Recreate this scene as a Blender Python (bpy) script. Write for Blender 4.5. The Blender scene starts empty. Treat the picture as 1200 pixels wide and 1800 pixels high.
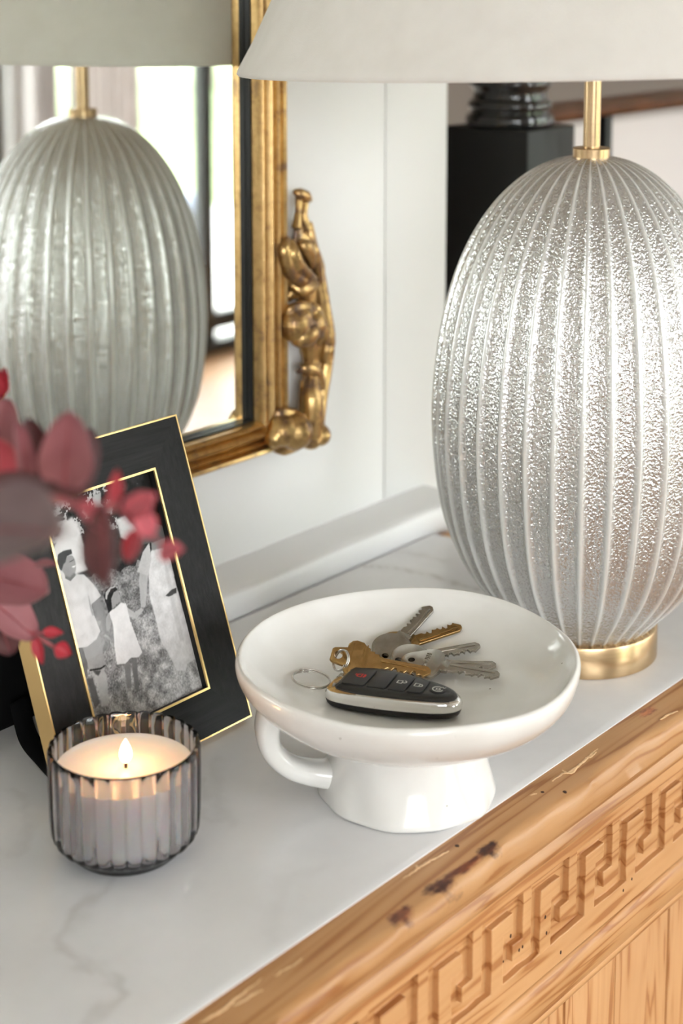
import bpy, bmesh, math, random
import numpy as np
from mathutils import Vector, Matrix

random.seed(7)
rng = np.random.default_rng(11)
scene = bpy.context.scene
COL = scene.collection

# ------------------------------------------------------------------ camera
FPX, PITCH, YAW, PX0, PY0, CAMH = 2870.0, math.radians(8.4), math.radians(39.6), 600.0, 380.0, 0.47
cam_data = bpy.data.cameras.new('camera')
cam_data.sensor_fit = 'VERTICAL'
cam_data.sensor_height = 36.0
cam_data.sensor_width = 24.0
cam_data.lens = FPX / 1800.0 * 36.0
cam_data.shift_y = -(900.0 - PY0) / 1800.0
cam_data.clip_start = 0.01
cam_data.clip_end = 200
cam_data.dof.use_dof = True
cam_data.dof.focus_distance = 0.99
cam_data.dof.aperture_fstop = 5.6
camera = bpy.data.objects.new('camera', cam_data)
camera.location = (0, 0, CAMH)
camera.rotation_euler = (math.pi / 2 - PITCH, 0, YAW - math.pi / 2)
COL.objects.link(camera)
scene.camera = camera

# ------------------------------------------------------------------ world, daylight, exposure
world = bpy.data.worlds.new('overcast_sky')
scene.world = world
world.use_nodes = True
wn = world.node_tree.nodes
wn['Background'].inputs[0].default_value = (0.95, 0.98, 1.0, 1)
wn['Background'].inputs[1].default_value = 7.5
scene.view_settings.view_transform = 'Standard'
scene.view_settings.look = 'None'
scene.view_settings.gamma = 1.0
scene.view_settings.use_curve_mapping = False
scene.view_settings.exposure = 1.12
scene.cycles.use_denoising = True
scene.cycles.max_bounces = 10
scene.cycles.diffuse_bounces = 4
scene.cycles.glossy_bounces = 5
scene.cycles.transmission_bounces = 8
scene.cycles.transparent_max_bounces = 16
scene.cycles.sample_clamp_indirect = 8.0

ROOM_X0, ROOM_X1, ROOM_Y0, WALL_Y = -3.2, 5.3, -2.25, 0.834
FLOOR_Z, CEIL_Z = -0.86, 1.74
OPENINGS = [(-2.90, -0.55, 0.20), (0.95, 1.60, -0.86), (2.30, 3.15, -0.86), (3.235, 5.05, -0.86)]     # window and glazed doors in the garden wall (x0, x1, sill)
OPEN_TOP = 1.45
for (a, b, zb) in OPENINGS:
    ld = bpy.data.lights.new('window_portal', 'AREA')
    ld.shape = 'RECTANGLE'; ld.size = b - a; ld.size_y = OPEN_TOP - zb
    ld.cycles.is_portal = True
    lo = bpy.data.objects.new('window_portal', ld)
    lo.location = ((a + b) / 2, ROOM_Y0 - 0.2, (OPEN_TOP + zb) / 2)
    lo.rotation_euler = (math.pi / 2, 0, 0)          # shines towards +Y (into the room)
    COL.objects.link(lo)

# ------------------------------------------------------------------ measuring helpers (photo ray -> real point)
HV = Vector((math.cos(YAW), math.sin(YAW), 0)); RV = Vector((math.sin(YAW), -math.cos(YAW), 0)); ZV = Vector((0, 0, 1))
FV = HV * math.cos(PITCH) - ZV * math.sin(PITCH); UV = HV * math.sin(PITCH) + ZV * math.cos(PITCH)
CP = Vector((0, 0, CAMH))
def ray(x, y): return FV + RV * ((x - PX0) / FPX) - UV * ((y - PY0) / FPX)
def on_z(x, y, z=0.0):
    d = ray(x, y); return CP + d * ((z - CP.z) / d.z)
def on_y(x, y, Y):
    d = ray(x, y); return CP + d * ((Y - CP.y) / d.y)
def at_d(x, y, t): return CP + ray(x, y) * t

# ------------------------------------------------------------------ object helpers
def tag(o, label=None, cat=None, group=None, kind=None):
    if label: o['label'] = label
    if cat: o['category'] = cat
    if group: o['group'] = group
    if kind: o['kind'] = kind
    return o

def thing(name, loc, label, cat, group=None):
    o = bpy.data.objects.new(name, None)
    o.empty_display_size = 0.02
    o.location = loc
    COL.objects.link(o)
    return tag(o, label, cat, group)

def world_loc(o):
    v = Vector((0, 0, 0))
    while o is not None:
        v += o.location; o = o.parent
    return v

def build(name, V, F, mat, parent=None, smooth=35, loc=None):
    """mesh object; V in world coordinates; origin at the parent's origin (or loc)"""
    org = world_loc(parent) if parent is not None else Vector(loc if loc is not None else (0, 0, 0))
    me = bpy.data.meshes.new(name)
    me.from_pydata([(v[0] - org.x, v[1] - org.y, v[2] - org.z) for v in V], [], F)
    me.update()
    if smooth:
        me.polygons.foreach_set('use_smooth', [True] * len(me.polygons))
        me.set_sharp_from_angle(angle=math.radians(smooth))
    if mat is not None: me.materials.append(mat)
    o = bpy.data.objects.new(name, me)
    COL.objects.link(o)
    if parent is not None: o.parent = parent
    else: o.location = org
    return o

def fix_normals(o):
    bm = bmesh.new(); bm.from_mesh(o.data)
    bmesh.ops.recalc_face_normals(bm, faces=bm.faces[:]); bm.to_mesh(o.data); bm.free()

def join(*parts):
    V, F = [], []
    for v, f in parts:
        k = len(V); V += list(v); F += [tuple(i + k for i in q) for q in f]
    return V, F

def box(x0, x1, y0, y1, z0, z1, bev=0.0, seg=2):
    bm = bmesh.new()
    bmesh.ops.create_cube(bm, size=1.0)
    for v in bm.verts:
        v.co = Vector(((x0 + x1) / 2 + v.co.x * (x1 - x0), (y0 + y1) / 2 + v.co.y * (y1 - y0), (z0 + z1) / 2 + v.co.z * (z1 - z0)))
    if bev: bmesh.ops.bevel(bm, geom=bm.edges[:], offset=bev, segments=seg, profile=0.5, affect='EDGES')
    bm.verts.index_update()
    V = [v.co.copy() for v in bm.verts]; F = [tuple(v.index for v in f.verts) for f in bm.faces]
    bm.free(); return V, F

def lathe(prof, n=64, c=(0, 0, 0), fn=None, closed=False):
    V, F, rings = [], [], []
    for (r, z) in prof:
        if r < 1e-6:
            rings.append([len(V)]); V.append(Vector((c[0], c[1], c[2] + z)))
        else:
            ring = []
            for i in range(n):
                t = 2 * math.pi * i / n
                rr, dz = (r, 0.0) if fn is None else fn(t, z, r)
                ring.append(len(V)); V.append(Vector((c[0] + rr * math.cos(t), c[1] + rr * math.sin(t), c[2] + z + dz)))
            rings.append(ring)
    m = len(rings)
    for k in range(m if closed else m - 1):
        a, b = rings[k], rings[(k + 1) % m]
        if len(a) == 1 and len(b) == 1: continue
        for i in range(n):
            j = (i + 1) % n
            if len(a) == 1: F.append((a[0], b[i], b[j]))
            elif len(b) == 1: F.append((a[i], b[0], a[j]))
            else: F.append((a[i], b[i], b[j], a[j]))
    return V, F

def catmull(P, n=8, closed=False):
    P = [Vector(p) for p in P]; out = []; m = len(P)
    for i in range(m if closed else m - 1):
        if closed: a, b, c, d = P[i - 1], P[i], P[(i + 1) % m], P[(i + 2) % m]
        else: a, b, c, d = P[max(i - 1, 0)], P[i], P[i + 1], P[min(i + 2, m - 1)]
        for k in range(n):
            t = k / n
            out.append(0.5 * ((2 * b) + (c - a) * t + (2 * a - 5 * b + 4 * c - d) * t * t + (3 * b - a - 3 * c + d) * t ** 3))
    if not closed: out.append(P[-1].copy())
    return out

def tube(P, R, n=10, closed=False, flat=1.0, up=None):
    """swept tube; R radius or list; flat squeezes along the second axis"""
    P = [Vector(p) for p in P]; m = len(P)
    if not hasattr(R, '__len__'): R = [R] * m
    V, F = [], []
    ref = Vector(up) if up is not None else None
    prev = None
    for i, p in enumerate(P):
        t = (P[(i + 1) % m] - P[i - 1]) if closed else (P[min(i + 1, m - 1)] - P[max(i - 1, 0)])
        t.normalize()
        if ref is not None: a = ref.cross(t)
        elif prev is None: a = t.orthogonal()
        else: a = prev - t * prev.dot(t)
        if a.length < 1e-9: a = t.orthogonal()
        a.normalize(); prev = a
        b = t.cross(a)
        for k in range(n):
            q = 2 * math.pi * k / n
            V.append(p + a * (R[i] * math.cos(q)) + b * (R[i] * flat * math.sin(q)))
    for i in range(m if closed else m - 1):
        j = (i + 1) % m
        for k in range(n):
            l = (k + 1) % n
            F.append((i * n + k, i * n + l, j * n + l, j * n + k))
    if not closed:
        F.append(tuple(range(n - 1, -1, -1))); F.append(tuple((m - 1) * n + k for k in range(n)))
    return V, F

def prism(poly, o, ax, ay, az, h, bev=0.0, seg=2):
    """2-D polygon (in ax, ay about o) extruded by h along az"""
    bm = bmesh.new()
    bot = [bm.verts.new(o + ax * p[0] + ay * p[1]) for p in poly]
    f = bm.faces.new(bot)
    r = bmesh.ops.extrude_face_region(bm, geom=[f])
    top = [g for g in r['geom'] if isinstance(g, bmesh.types.BMVert)]
    bmesh.ops.translate(bm, vec=az * h, verts=top)
    bmesh.ops.recalc_face_normals(bm, faces=bm.faces[:])
    if bev:
        es = [e for e in bm.edges if len(e.link_faces) == 2 and e.calc_face_angle(0) > 0.9 and any(len(q.verts) == len(poly) for q in e.link_faces)]
        bmesh.ops.bevel(bm, geom=es, offset=bev, segments=seg, profile=0.5, affect='EDGES')
    bm.verts.index_update()
    V = [v.co.copy() for v in bm.verts]; F = [tuple(v.index for v in q.verts) for q in bm.faces]
    bm.free(); return V, F

def extrude_x(prof, x0, x1, wob=None, nx=1):
    """closed profile of (y, z) swept along X"""
    V, F = [], []; m = len(prof)
    for i in range(nx + 1):
        x = x0 + (x1 - x0) * i / nx
        for k, (y, z) in enumerate(prof):
            dy, dz = (0, 0) if wob is None else wob(x, k)
            V.append(Vector((x, y + dy, z + dz)))
    for i in range(nx):
        for k in range(m):
            l = (k + 1) % m
            F.append((i * m + k, i * m + l, (i + 1) * m + l, (i + 1) * m + k))
    F.append(tuple(range(m))); F.append(tuple(nx * m + k for k in range(m - 1, -1, -1)))
    return V, F

# ------------------------------------------------------------------ materials
def new_mat(name):
    m = bpy.data.materials.new(name); m.use_nodes = True
    nt = m.node_tree
    return m, nt.nodes, nt.links, nt.nodes['Principled BSDF']

def noise(N, L, scale, detail=4, vec=None, rough=0.5, dist=0.0):
    n = N.new('ShaderNodeTexNoise'); n.inputs['Scale'].default_value = scale; n.inputs['Detail'].default_value = detail
    n.inputs['Roughness'].default_value = rough; n.inputs['Distortion'].default_value = dist
    if vec is not None: L.new(vec, n.inputs['Vector'])
    return n

def coords(N, L, scale=(1, 1, 1), kind='Object', loc=(0, 0, 0)):
    t = N.new('ShaderNodeTexCoord'); m = N.new('ShaderNodeMapping')
    m.inputs['Scale'].default_value = scale; m.inputs['Location'].default_value = loc
    L.new(t.outputs[kind], m.inputs['Vector'])
    return m.outputs['Vector']

def ramp(N, L, fac, stops):
    r = N.new('ShaderNodeValToRGB')
    while len(r.color_ramp.elements) < len(stops): r.color_ramp.elements.new(0.5)
    for e, (p, c) in zip(r.color_ramp.elements, stops):
        e.position = p; e.color = (c[0], c[1], c[2], 1)
    L.new(fac, r.inputs['Fac'])
    return r.outputs['Color']

def bump(N, L, b, height, strength=0.3, distance=0.001):
    n = N.new('ShaderNodeBump'); n.inputs['Strength'].default_value = strength; n.inputs['Distance'].default_value = distance
    L.new(height, n.inputs['Height']); L.new(n.outputs['Normal'], b.inputs['Normal'])
    return n

def simple(name, col, rough=0.5, metal=0.0, var=0.0, vscale=40, bmp=0.0, bscale=200, bdist=0.0005, coat=0.0, spec=0.5, sss=0.0, sheen=0.0):
    m, N, L, b = new_mat(name)
    b.inputs['Base Color'].default_value = (*col, 1)
    b.inputs['Roughness'].default_value = rough
    b.inputs['Metallic'].default_value = metal
    b.inputs['Coat Weight'].default_value = coat
    b.inputs['Coat Roughness'].default_value = 0.08
    b.inputs['Specular IOR Level'].default_value = spec
    b.inputs['Sheen Weight'].default_value = sheen
    if sss:
        b.inputs['Subsurface Weight'].default_value = sss
        b.inputs['Subsurface Scale'].default_value = 0.01
    v = coords(N, L)
    if var:
        n = noise(N, L, vscale, 5, v)
        L.new(ramp(N, L, n.outputs['Fac'], [(0.3, [c * (1 - var) for c in col]), (0.7, [min(1, c * (1 + var)) for c in col])]), b.inputs['Base Color'])
    if bmp:
        n = noise(N, L, bscale, 4, v)
        bump(N, L, b, n.outputs['Fac'], bmp, bdist)
    return m

M = {}
M['wall'] = simple('painted_wall', (0.80, 0.80, 0.795), 0.55, bmp=0.08, bscale=150)
M['wall_warm'] = simple('taupe_wall', (0.20, 0.165, 0.14), 0.7, bmp=0.05)
M['wall_white'] = simple('warm_white_wall', (0.74, 0.70, 0.67), 0.6, bmp=0.05)
M['trim'] = simple('white_trim_paint', (0.82, 0.82, 0.83), 0.35)
M['ceiling'] = simple('ceiling_paint', (0.86, 0.85, 0.83), 0.8)
M['black_paint'] = simple('black_satin_paint', (0.008, 0.008, 0.0075), 0.45, bmp=0.05, spec=0.3)
M['black_gloss'] = simple('black_gloss_paint', (0.010, 0.010, 0.010), 0.12, coat=0.5)
M['black_frame'] = simple('black_window_paint', (0.012, 0.014, 0.013), 0.4)
M['black_velvet'] = simple('black_velvet', (0.006, 0.006, 0.006), 0.95, spec=0.1)
M['brown_rail'] = simple('stained_rail_wood', (0.11, 0.042, 0.019), 0.4, var=0.3, vscale=25)
M['chrome'] = simple('chrome_plating', (0.80, 0.80, 0.79), 0.06, 1.0)
M['steel'] = simple('ring_steel', (0.62, 0.60, 0.57), 0.18, 1.0)
M['nickel'] = simple('worn_nickel', (0.45, 0.425, 0.385), 0.20, 1.0, var=0.07, vscale=300, bmp=0.12, bscale=1500, bdist=0.00005)
M['nickel_dull'] = simple('dull_nickel', (0.37, 0.35, 0.315), 0.27, 1.0, var=0.10, vscale=300, bmp=0.15, bscale=1500, bdist=0.00005)
M['key_brass'] = simple('worn_key_brass', (0.46, 0.295, 0.125), 0.22, 1.0, var=0.12, vscale=300, bmp=0.12, bscale=1600, bdist=0.00005)
M['key_brass_dull'] = simple('dark_key_brass', (0.36, 0.235, 0.10), 0.22, 1.0, var=0.12, vscale=300, bmp=0.12, bscale=1600, bdist=0.00005)
M['fob_black'] = simple('black_fob_plastic', (0.012, 0.012, 0.012), 0.33, bmp=0.1, bscale=3000, bdist=0.0001)
M['fob_rubber'] = simple('black_fob_rubber', (0.016, 0.016, 0.017), 0.45, bmp=0.12, bscale=2500, bdist=0.0001)
M['print_white'] = simple('pale_button_print', (0.62, 0.62, 0.58), 0.6)
M['print_red'] = simple('red_button_print', (0.55, 0.03, 0.02), 0.6)
M['gold_edge'] = simple('satin_gold_edge', (0.80, 0.56, 0.24), 0.35, 0.85)
M['wick'] = simple('charred_wick', (0.05, 0.02, 0.01), 0.9)
M['fabric_shade'] = None

def mat_brass():
    m, N, L, b = new_mat('brushed_brass')
    b.inputs['Base Color'].default_value = (0.62, 0.42, 0.20, 1); b.inputs['Metallic'].default_value = 1.0
    v = coords(N, L, (1, 1, 60))
    n = noise(N, L, 60, 3, v)
    L.new(ramp(N, L, n.outputs['Fac'], [(0.3, (0.48, 0.335, 0.19)), (0.7, (0.60, 0.435, 0.25))]), b.inputs['Base Color'])
    b.inputs['Roughness'].default_value = 0.26
    b.inputs['Anisotropic'].default_value = 0.5
    return m
M['brass'] = mat_brass()

def mat_gilt(name, shift):
    m, N, L, b = new_mat(name)
    v = coords(N, L)
    n1 = noise(N, L, 70, 6, v, 0.6); n2 = noise(N, L, 260, 4, v, 0.6)
    mx = N.new('ShaderNodeMath'); mx.operation = 'MULTIPLY_ADD'; mx.inputs[1].default_value = 0.35; L.new(n2.outputs['Fac'], mx.inputs[0]); L.new(n1.outputs['Fac'], mx.inputs[2])
    c = ramp(N, L, mx.outputs[0], [(0.42 + shift, (0.16, 0.105, 0.082)), (0.54 + shift, (0.33, 0.20, 0.095)), (0.66 + shift, (0.53, 0.345, 0.14)), (0.88 + shift, (0.66, 0.45, 0.20))])
    L.new(c, b.inputs['Base Color'])
    mr = N.new('ShaderNodeMapRange'); mr.inputs['From Min'].default_value = 0.4; mr.inputs['From Max'].default_value = 0.62
    mr.inputs['To Min'].default_value = 0.35; mr.inputs['To Max'].default_value = 0.95
    L.new(mx.outputs[0], mr.inputs['Value']); L.new(mr.outputs['Result'], b.inputs['Metallic'])
    b.inputs['Roughness'].default_value = 0.33
    bump(N, L, b, n2.outputs['Fac'], 0.25, 0.0006)
    return m
M['gilt'] = mat_gilt('aged_gilding', -0.06)
M['gilt_worn'] = mat_gilt('rubbed_gilding', 0.06)

def mat_fabric():
    m, N, L, b = new_mat('wool_shade_fabric')
    v = coords(N, L)
    n1 = noise(N, L, 900, 6, v, 0.7); n2 = noise(N, L, 60, 5, v)
    L.new(ramp(N, L, n2.outputs['Fac'], [(0.25, (0.86, 0.835, 0.80)), (0.75, (0.93, 0.91, 0.88))]), b.inputs['Base Color'])
    b.inputs['Roughness'].default_value = 0.95; b.inputs['Sheen Weight'].default_value = 0.35; b.inputs['Specular IOR Level'].default_value = 0.15
    bump(N, L, b, n1.outputs['Fac'], 0.45, 0.0006)
    tr = N.new('ShaderNodeBsdfTranslucent'); tr.inputs['Color'].default_value = (0.85, 0.80, 0.72, 1)
    mix = N.new('ShaderNodeMixShader'); mix.inputs['Fac'].default_value = 0.30
    out = N['Material Output']
    L.new(b.outputs[0], mix.inputs[1]); L.new(tr.outputs[0], mix.inputs[2]); L.new(mix.outputs[0], out.inputs['Surface'])
    return m
M['fabric_shade'] = mat_fabric()

def mat_lamp_glass():
    m, N, L, b = new_mat('hammered_silvered_glass')
    v = coords(N, L)
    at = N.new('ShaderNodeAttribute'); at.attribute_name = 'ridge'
    vo = N.new('ShaderNodeTexVoronoi'); vo.feature = 'SMOOTH_F1'; vo.inputs['Scale'].default_value = 560; vo.inputs['Smoothness'].default_value = 0.6
    n0 = noise(N, L, 420, 2, v); mv = N.new('ShaderNodeVectorMath'); mv.operation = 'SCALE'; mv.inputs['Scale'].default_value = 0.003
    L.new(n0.outputs['Color'], mv.inputs[0]); av = N.new('ShaderNodeVectorMath'); av.operation = 'ADD'
    L.new(mv.outputs[0], av.inputs[0]); L.new(v, av.inputs[1]); L.new(av.outputs[0], vo.inputs['Vector'])
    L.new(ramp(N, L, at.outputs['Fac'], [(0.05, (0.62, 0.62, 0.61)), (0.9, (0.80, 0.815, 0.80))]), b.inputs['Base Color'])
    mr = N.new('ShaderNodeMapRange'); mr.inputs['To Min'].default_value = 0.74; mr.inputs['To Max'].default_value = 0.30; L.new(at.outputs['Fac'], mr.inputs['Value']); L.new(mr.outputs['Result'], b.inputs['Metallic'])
    b.inputs['Roughness'].default_value = 0.20
    b.inputs['Coat Weight'].default_value = 0.6; b.inputs['Coat Roughness'].default_value = 0.06
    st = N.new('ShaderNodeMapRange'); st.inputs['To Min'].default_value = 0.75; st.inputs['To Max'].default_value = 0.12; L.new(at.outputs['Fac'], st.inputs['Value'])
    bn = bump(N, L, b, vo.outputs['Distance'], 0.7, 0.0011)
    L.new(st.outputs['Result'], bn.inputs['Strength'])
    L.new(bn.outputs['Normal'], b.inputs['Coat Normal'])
    return m
M['lamp_glass'] = mat_lamp_glass()

def mat_ceramic():
    m, N, L, b = new_mat('speckled_white_glaze')
    v = coords(N, L)
    vo = N.new('ShaderNodeTexVoronoi'); vo.inputs['Scale'].default_value = 95; L.new(v, vo.inputs['Vector'])
    n = noise(N, L, 30, 3, v)
    sp = ramp(N, L, vo.outputs['Distance'], [(0.0, (0.16, 0.12, 0.09)), (0.045, (0.22, 0.18, 0.14)), (0.06, (1, 1, 1))])
    g = ramp(N, L, n.outputs['Fac'], [(0.3, (0.76, 0.745, 0.71)), (0.7, (0.82, 0.81, 0.785))])
    # only a few of the cells carry a speck
    pick = N.new('ShaderNodeMath'); pick.operation = 'GREATER_THAN'; pick.inputs[1].default_value = 0.86
    sepc = N.new('ShaderNodeSeparateColor'); L.new(vo.outputs['Color'], sepc.inputs[0]); L.new(sepc.outputs[0], pick.inputs[0])
    mx = N.new('ShaderNodeMixRGB'); mx.blend_type = 'MULTIPLY'; L.new(pick.outputs[0], mx.inputs[0]); L.new(g, mx.inputs[1]); L.new(sp, mx.inputs[2])
    L.new(mx.outputs[0], b.inputs['Base Color'])
    b.inputs['Roughness'].default_value = 0.16; b.inputs['Coat Weight'].default_value = 0.3; b.inputs['Coat Roughness'].default_value = 0.1
    n2 = noise(N, L, 45, 2, v)
    bump(N, L, b, n2.outputs['Fac'], 0.25, 0.0025)
    return m
M['ceramic'] = mat_ceramic()

def mat_pine(name, sx=1.0, vertical=False, tint=1.0, knots=()):
    m, N, L, b = new_mat(name)
    sc = (1.3, 24, 24) if not vertical else (22, 22, 1.6)
    v = coords(N, L, sc, loc=(0.3 * sx, 0.7 * sx, 0.2))
    n = noise(N, L, 1.6, 3, v, 0.55, 0.6)
    wv = N.new('ShaderNodeMath'); wv.operation = 'MULTIPLY'; wv.inputs[1].default_value = 42.0; L.new(n.outputs['Fac'], wv.inputs[0])
    sn = N.new('ShaderNodeMath'); sn.operation = 'SINE'; L.new(wv.outputs[0], sn.inputs[0])
    mr = N.new('ShaderNodeMapRange'); mr.inputs['From Min'].default_value = -1; mr.inputs['From Max'].default_value = 1; L.new(sn.outputs[0], mr.inputs['Value'])
    col = ramp(N, L, mr.outputs['Result'], [(0.0, (0.60 * tint, 0.325 * tint, 0.140 * tint)), (0.66, (0.565 * tint, 0.295 * tint, 0.120 * tint)), (0.90, (0.50 * tint, 0.240 * tint, 0.085 * tint)), (0.985, (0.40 * tint, 0.165 * tint, 0.052 * tint))])
    v2 = coords(N, L); nb = noise(N, L, 9, 4, v2)
    big = ramp(N, L, nb.outputs['Fac'], [(0.3, (0.88, 0.85, 0.82)), (0.7, (1, 1, 1))])
    mx = N.new('ShaderNodeMixRGB'); mx.blend_type = 'MULTIPLY'; mx.inputs[0].default_value = 1; L.new(col, mx.inputs[1]); L.new(big, mx.inputs[2])
    cur = mx.outputs[0]
    for (kc, kr, kcol) in knots:            # knots and resin pockets: stains with a shape of their own
        mp = N.new('ShaderNodeMapping'); mp.vector_type = 'POINT'
        tc = N.new('ShaderNodeTexCoord'); 
        mp.inputs['Location'].default_value = [-(kc[i] - (0.6, 0.63, FLOOR_Z)[i]) / kr[i] for i in range(3)]; mp.inputs['Scale'].default_value = [1 / r for r in kr]
        L.new(tc.outputs['Object'], mp.inputs['Vector'])
        nn = noise(N, L, 1.7, 4, mp.outputs['Vector'], 0.6)
        ln = N.new('ShaderNodeVectorMath'); ln.operation = 'LENGTH'; L.new(mp.outputs['Vector'], ln.inputs[0])
        ad = N.new('ShaderNodeMath'); ad.operation = 'MULTIPLY_ADD'; ad.inputs[1].default_value = 1.1; L.new(nn.outputs['Fac'], ad.inputs[0]); L.new(ln.outputs['Value'], ad.inputs[2])
        fac = ramp(N, L, ad.outputs[0], [(0.78, (1, 1, 1)), (1.02, (0.8, 0.8, 0.8)), (1.5 if False else 1.0, (0, 0, 0))]) if False else None
        mr2 = N.new('ShaderNodeMapRange'); mr2.inputs['From Min'].default_value = 1.05; mr2.inputs['From Max'].default_value = 1.38
        mr2.inputs['To Min'].default_value = 1.0; mr2.inputs['To Max'].default_value = 0.0; L.new(ad.outputs[0], mr2.inputs['Value'])
        kc2 = ramp(N, L, nn.outputs['Fac'], [(0.35, kcol), (0.6, (kcol[0] * 2.3 + 0.03, kcol[1] * 2.2 + 0.01, kcol[2] * 1.8))])
        mk = N.new('ShaderNodeMixRGB'); L.new(mr2.outputs['Result'], mk.inputs[0]); L.new(cur, mk.inputs[1]); L.new(kc2, mk.inputs[2])
        cur = mk.outputs[0]
    L.new(cur, b.inputs['Base Color'])
    b.inputs['Roughness'].default_value = 0.45
    fine = noise(N, L, 30, 3, v)
    bump(N, L, b, fine.outputs['Fac'], 0.2, 0.0006)
    return m

def mat_marble():
    m, N, L, b = new_mat('white_marble')
    at = N.new('ShaderNodeAttribute'); at.attribute_name = 'vein'
    v = coords(N, L); n = noise(N, L, 9, 6, v, 0.6); n2 = noise(N, L, 45, 5, v)
    cloud = ramp(N, L, n.outputs['Fac'], [(0.3, (0.70, 0.70, 0.71)), (0.62, (0.79, 0.79, 0.80))])
    f = N.new('ShaderNodeMath'); f.operation = 'MULTIPLY'; L.new(at.outputs['Fac'], f.inputs[0])
    mr = N.new('ShaderNodeMapRange'); mr.inputs['From Min'].default_value = 0.3; mr.inputs['From Max'].default_value = 0.6; mr.inputs['To Min'].default_value = 0.55
    L.new(n2.outputs['Fac'], mr.inputs['Value']); L.new(mr.outputs['Result'], f.inputs[1])
    mx = N.new('ShaderNodeMixRGB'); L.new(f.outputs[0], mx.inputs[0]); L.new(cloud, mx.inputs[1]); mx.inputs[2].default_value = (0.30, 0.27, 0.245, 1)
    L.new(mx.outputs[0], b.inputs['Base Color'])
    b.inputs['Roughness'].default_value = 0.22
    return m
M['marble'] = mat_marble()

def mat_ebony():
    m, N, L, b = new_mat('black_stained_oak')
    v = coords(N, L, (60, 60, 4)); n = noise(N, L, 6, 6, v, 0.65)
    L.new(ramp(N, L, n.outputs['Fac'], [(0.35, (0.006, 0.006, 0.006)), (0.75, (0.020, 0.020, 0.020))]), b.inputs['Base Color'])
    b.inputs['Roughness'].default_value = 0.5; b.inputs['Specular IOR Level'].default_value = 0.22
    bump(N, L, b, n.outputs['Fac'], 0.5, 0.0004)
    return m
M['ebony'] = mat_ebony()
def mat_ebony_h():
    m = M['ebony'].copy(); m.name = 'black_stained_oak_crosswise'
    for n in m.node_tree.nodes:
        if n.type == 'MAPPING': n.inputs['Scale'].default_value = (4, 60, 60)
    return m
M['ebony_h'] = mat_ebony_h()

def mat_thin_glass(name, tint=(1, 1, 1), ior=1.45):
    m = bpy.data.materials.new(name); m.use_nodes = True
    N, L = m.node_tree.nodes, m.node_tree.links
    N.remove(N['Principled BSDF'])
    t = N.new('ShaderNodeBsdfTransparent'); t.inputs['Color'].default_value = (*tint, 1)
    g = N.new('ShaderNodeBsdfGlossy'); g.inputs['Roughness'].default_value = 0.02
    f = N.new('ShaderNodeFresnel'); f.inputs['IOR'].default_value = ior
    ge = N.new('ShaderNodeNewGeometry'); iv = N.new('ShaderNodeMath'); iv.operation = 'SUBTRACT'; iv.inputs[0].default_value = 1.0; L.new(ge.outputs['Backfacing'], iv.inputs[1])
    mu = N.new('ShaderNodeMath'); mu.operation = 'MULTIPLY'; L.new(f.outputs[0], mu.inputs[0]); L.new(iv.outputs[0], mu.inputs[1])     # only the outer face reflects
    x = N.new('ShaderNodeMixShader'); L.new(mu.outputs[0], x.inputs[0]); L.new(t.outputs[0], x.inputs[1]); L.new(g.outputs[0], x.inputs[2])
    L.new(x.outputs[0], N['Material Output'].inputs['Surface'])
    return m
M['pane'] = mat_thin_glass('clear_window_glass')
M['photo_glass'] = mat_thin_glass('clear_picture_glass', ior=1.14)

def mat_smoke_glass():
    m, N, L, b = new_mat('smoke_grey_glass')
    b.inputs['Base Color'].default_value = (0.96, 0.95, 0.955, 1)
    b.inputs['Transmission Weight'].default_value = 1.0; b.inputs['Roughness'].default_value = 0.0; b.inputs['IOR'].default_value = 1.48
    va = N.new('ShaderNodeVolumeAbsorption'); va.inputs['Color'].default_value = (0.10, 0.05, 0.08, 1); va.inputs['Density'].default_value = 105
    L.new(va.outputs[0], N['Material Output'].inputs['Volume'])
    return m
M['smoke_glass'] = mat_smoke_glass()

def mat_wax():
    m, N, L, b = new_mat('white_candle_wax')
    b.inputs['Base Color'].default_value = (0.92, 0.89, 0.85, 1); b.inputs['Roughness'].default_value = 0.35
    b.inputs['Subsurface Weight'].default_value = 0.7; b.inputs['Subsurface Radius'].default_value = (1.0, 0.55, 0.35); b.inputs['Subsurface Scale'].default_value = 0.012
    return m
M['wax'] = mat_wax()
def emit(name, col, s):
    m = bpy.data.materials.new(name); m.use_nodes = True
    N, L = m.node_tree.nodes, m.node_tree.links
    N.remove(N['Principled BSDF'])
    e = N.new('ShaderNodeEmission'); e.inputs['Color'].default_value = (*col, 1); e.inputs['Strength'].default_value = s
    L.new(e.outputs[0], N['Material Output'].inputs['Surface'])
    return m
M['flame'] = emit('candle_flame', (1.0, 0.66, 0.30), 6.5)
M['mirror'] = simple('silvered_mirror', (0.90, 0.925, 0.885), 0.0, 1.0)

def mat_leaf(name, c1, c2, trans=0.25):
    m, N, L, b = new_mat(name)
    v = coords(N, L); n = noise(N, L, 28, 4, v)
    col = ramp(N, L, n.outputs['Fac'], [(0.3, c1), (0.7, c2)])
    L.new(col, b.inputs['Base Color']); b.inputs['Roughness'].default_value = 0.5; b.inputs['Sheen Weight'].default_value = 0.2
    tr = N.new('ShaderNodeBsdfTranslucent'); L.new(col, tr.inputs['Color'])
    mix = N.new('ShaderNodeMixShader'); mix.inputs['Fac'].default_value = trans
    L.new(b.outputs[0], mix.inputs[1]); L.new(tr.outputs[0], mix.inputs[2]); L.new(mix.outputs[0], N['Material Output'].inputs['Surface'])
    return m
M['leaf_pink'] = mat_leaf('dusty_pink_leaf', (0.27, 0.08, 0.095), (0.40, 0.15, 0.16))
M['leaf_dark'] = mat_leaf('dark_maroon_leaf', (0.085, 0.022, 0.024), (0.15, 0.045, 0.045))
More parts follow.
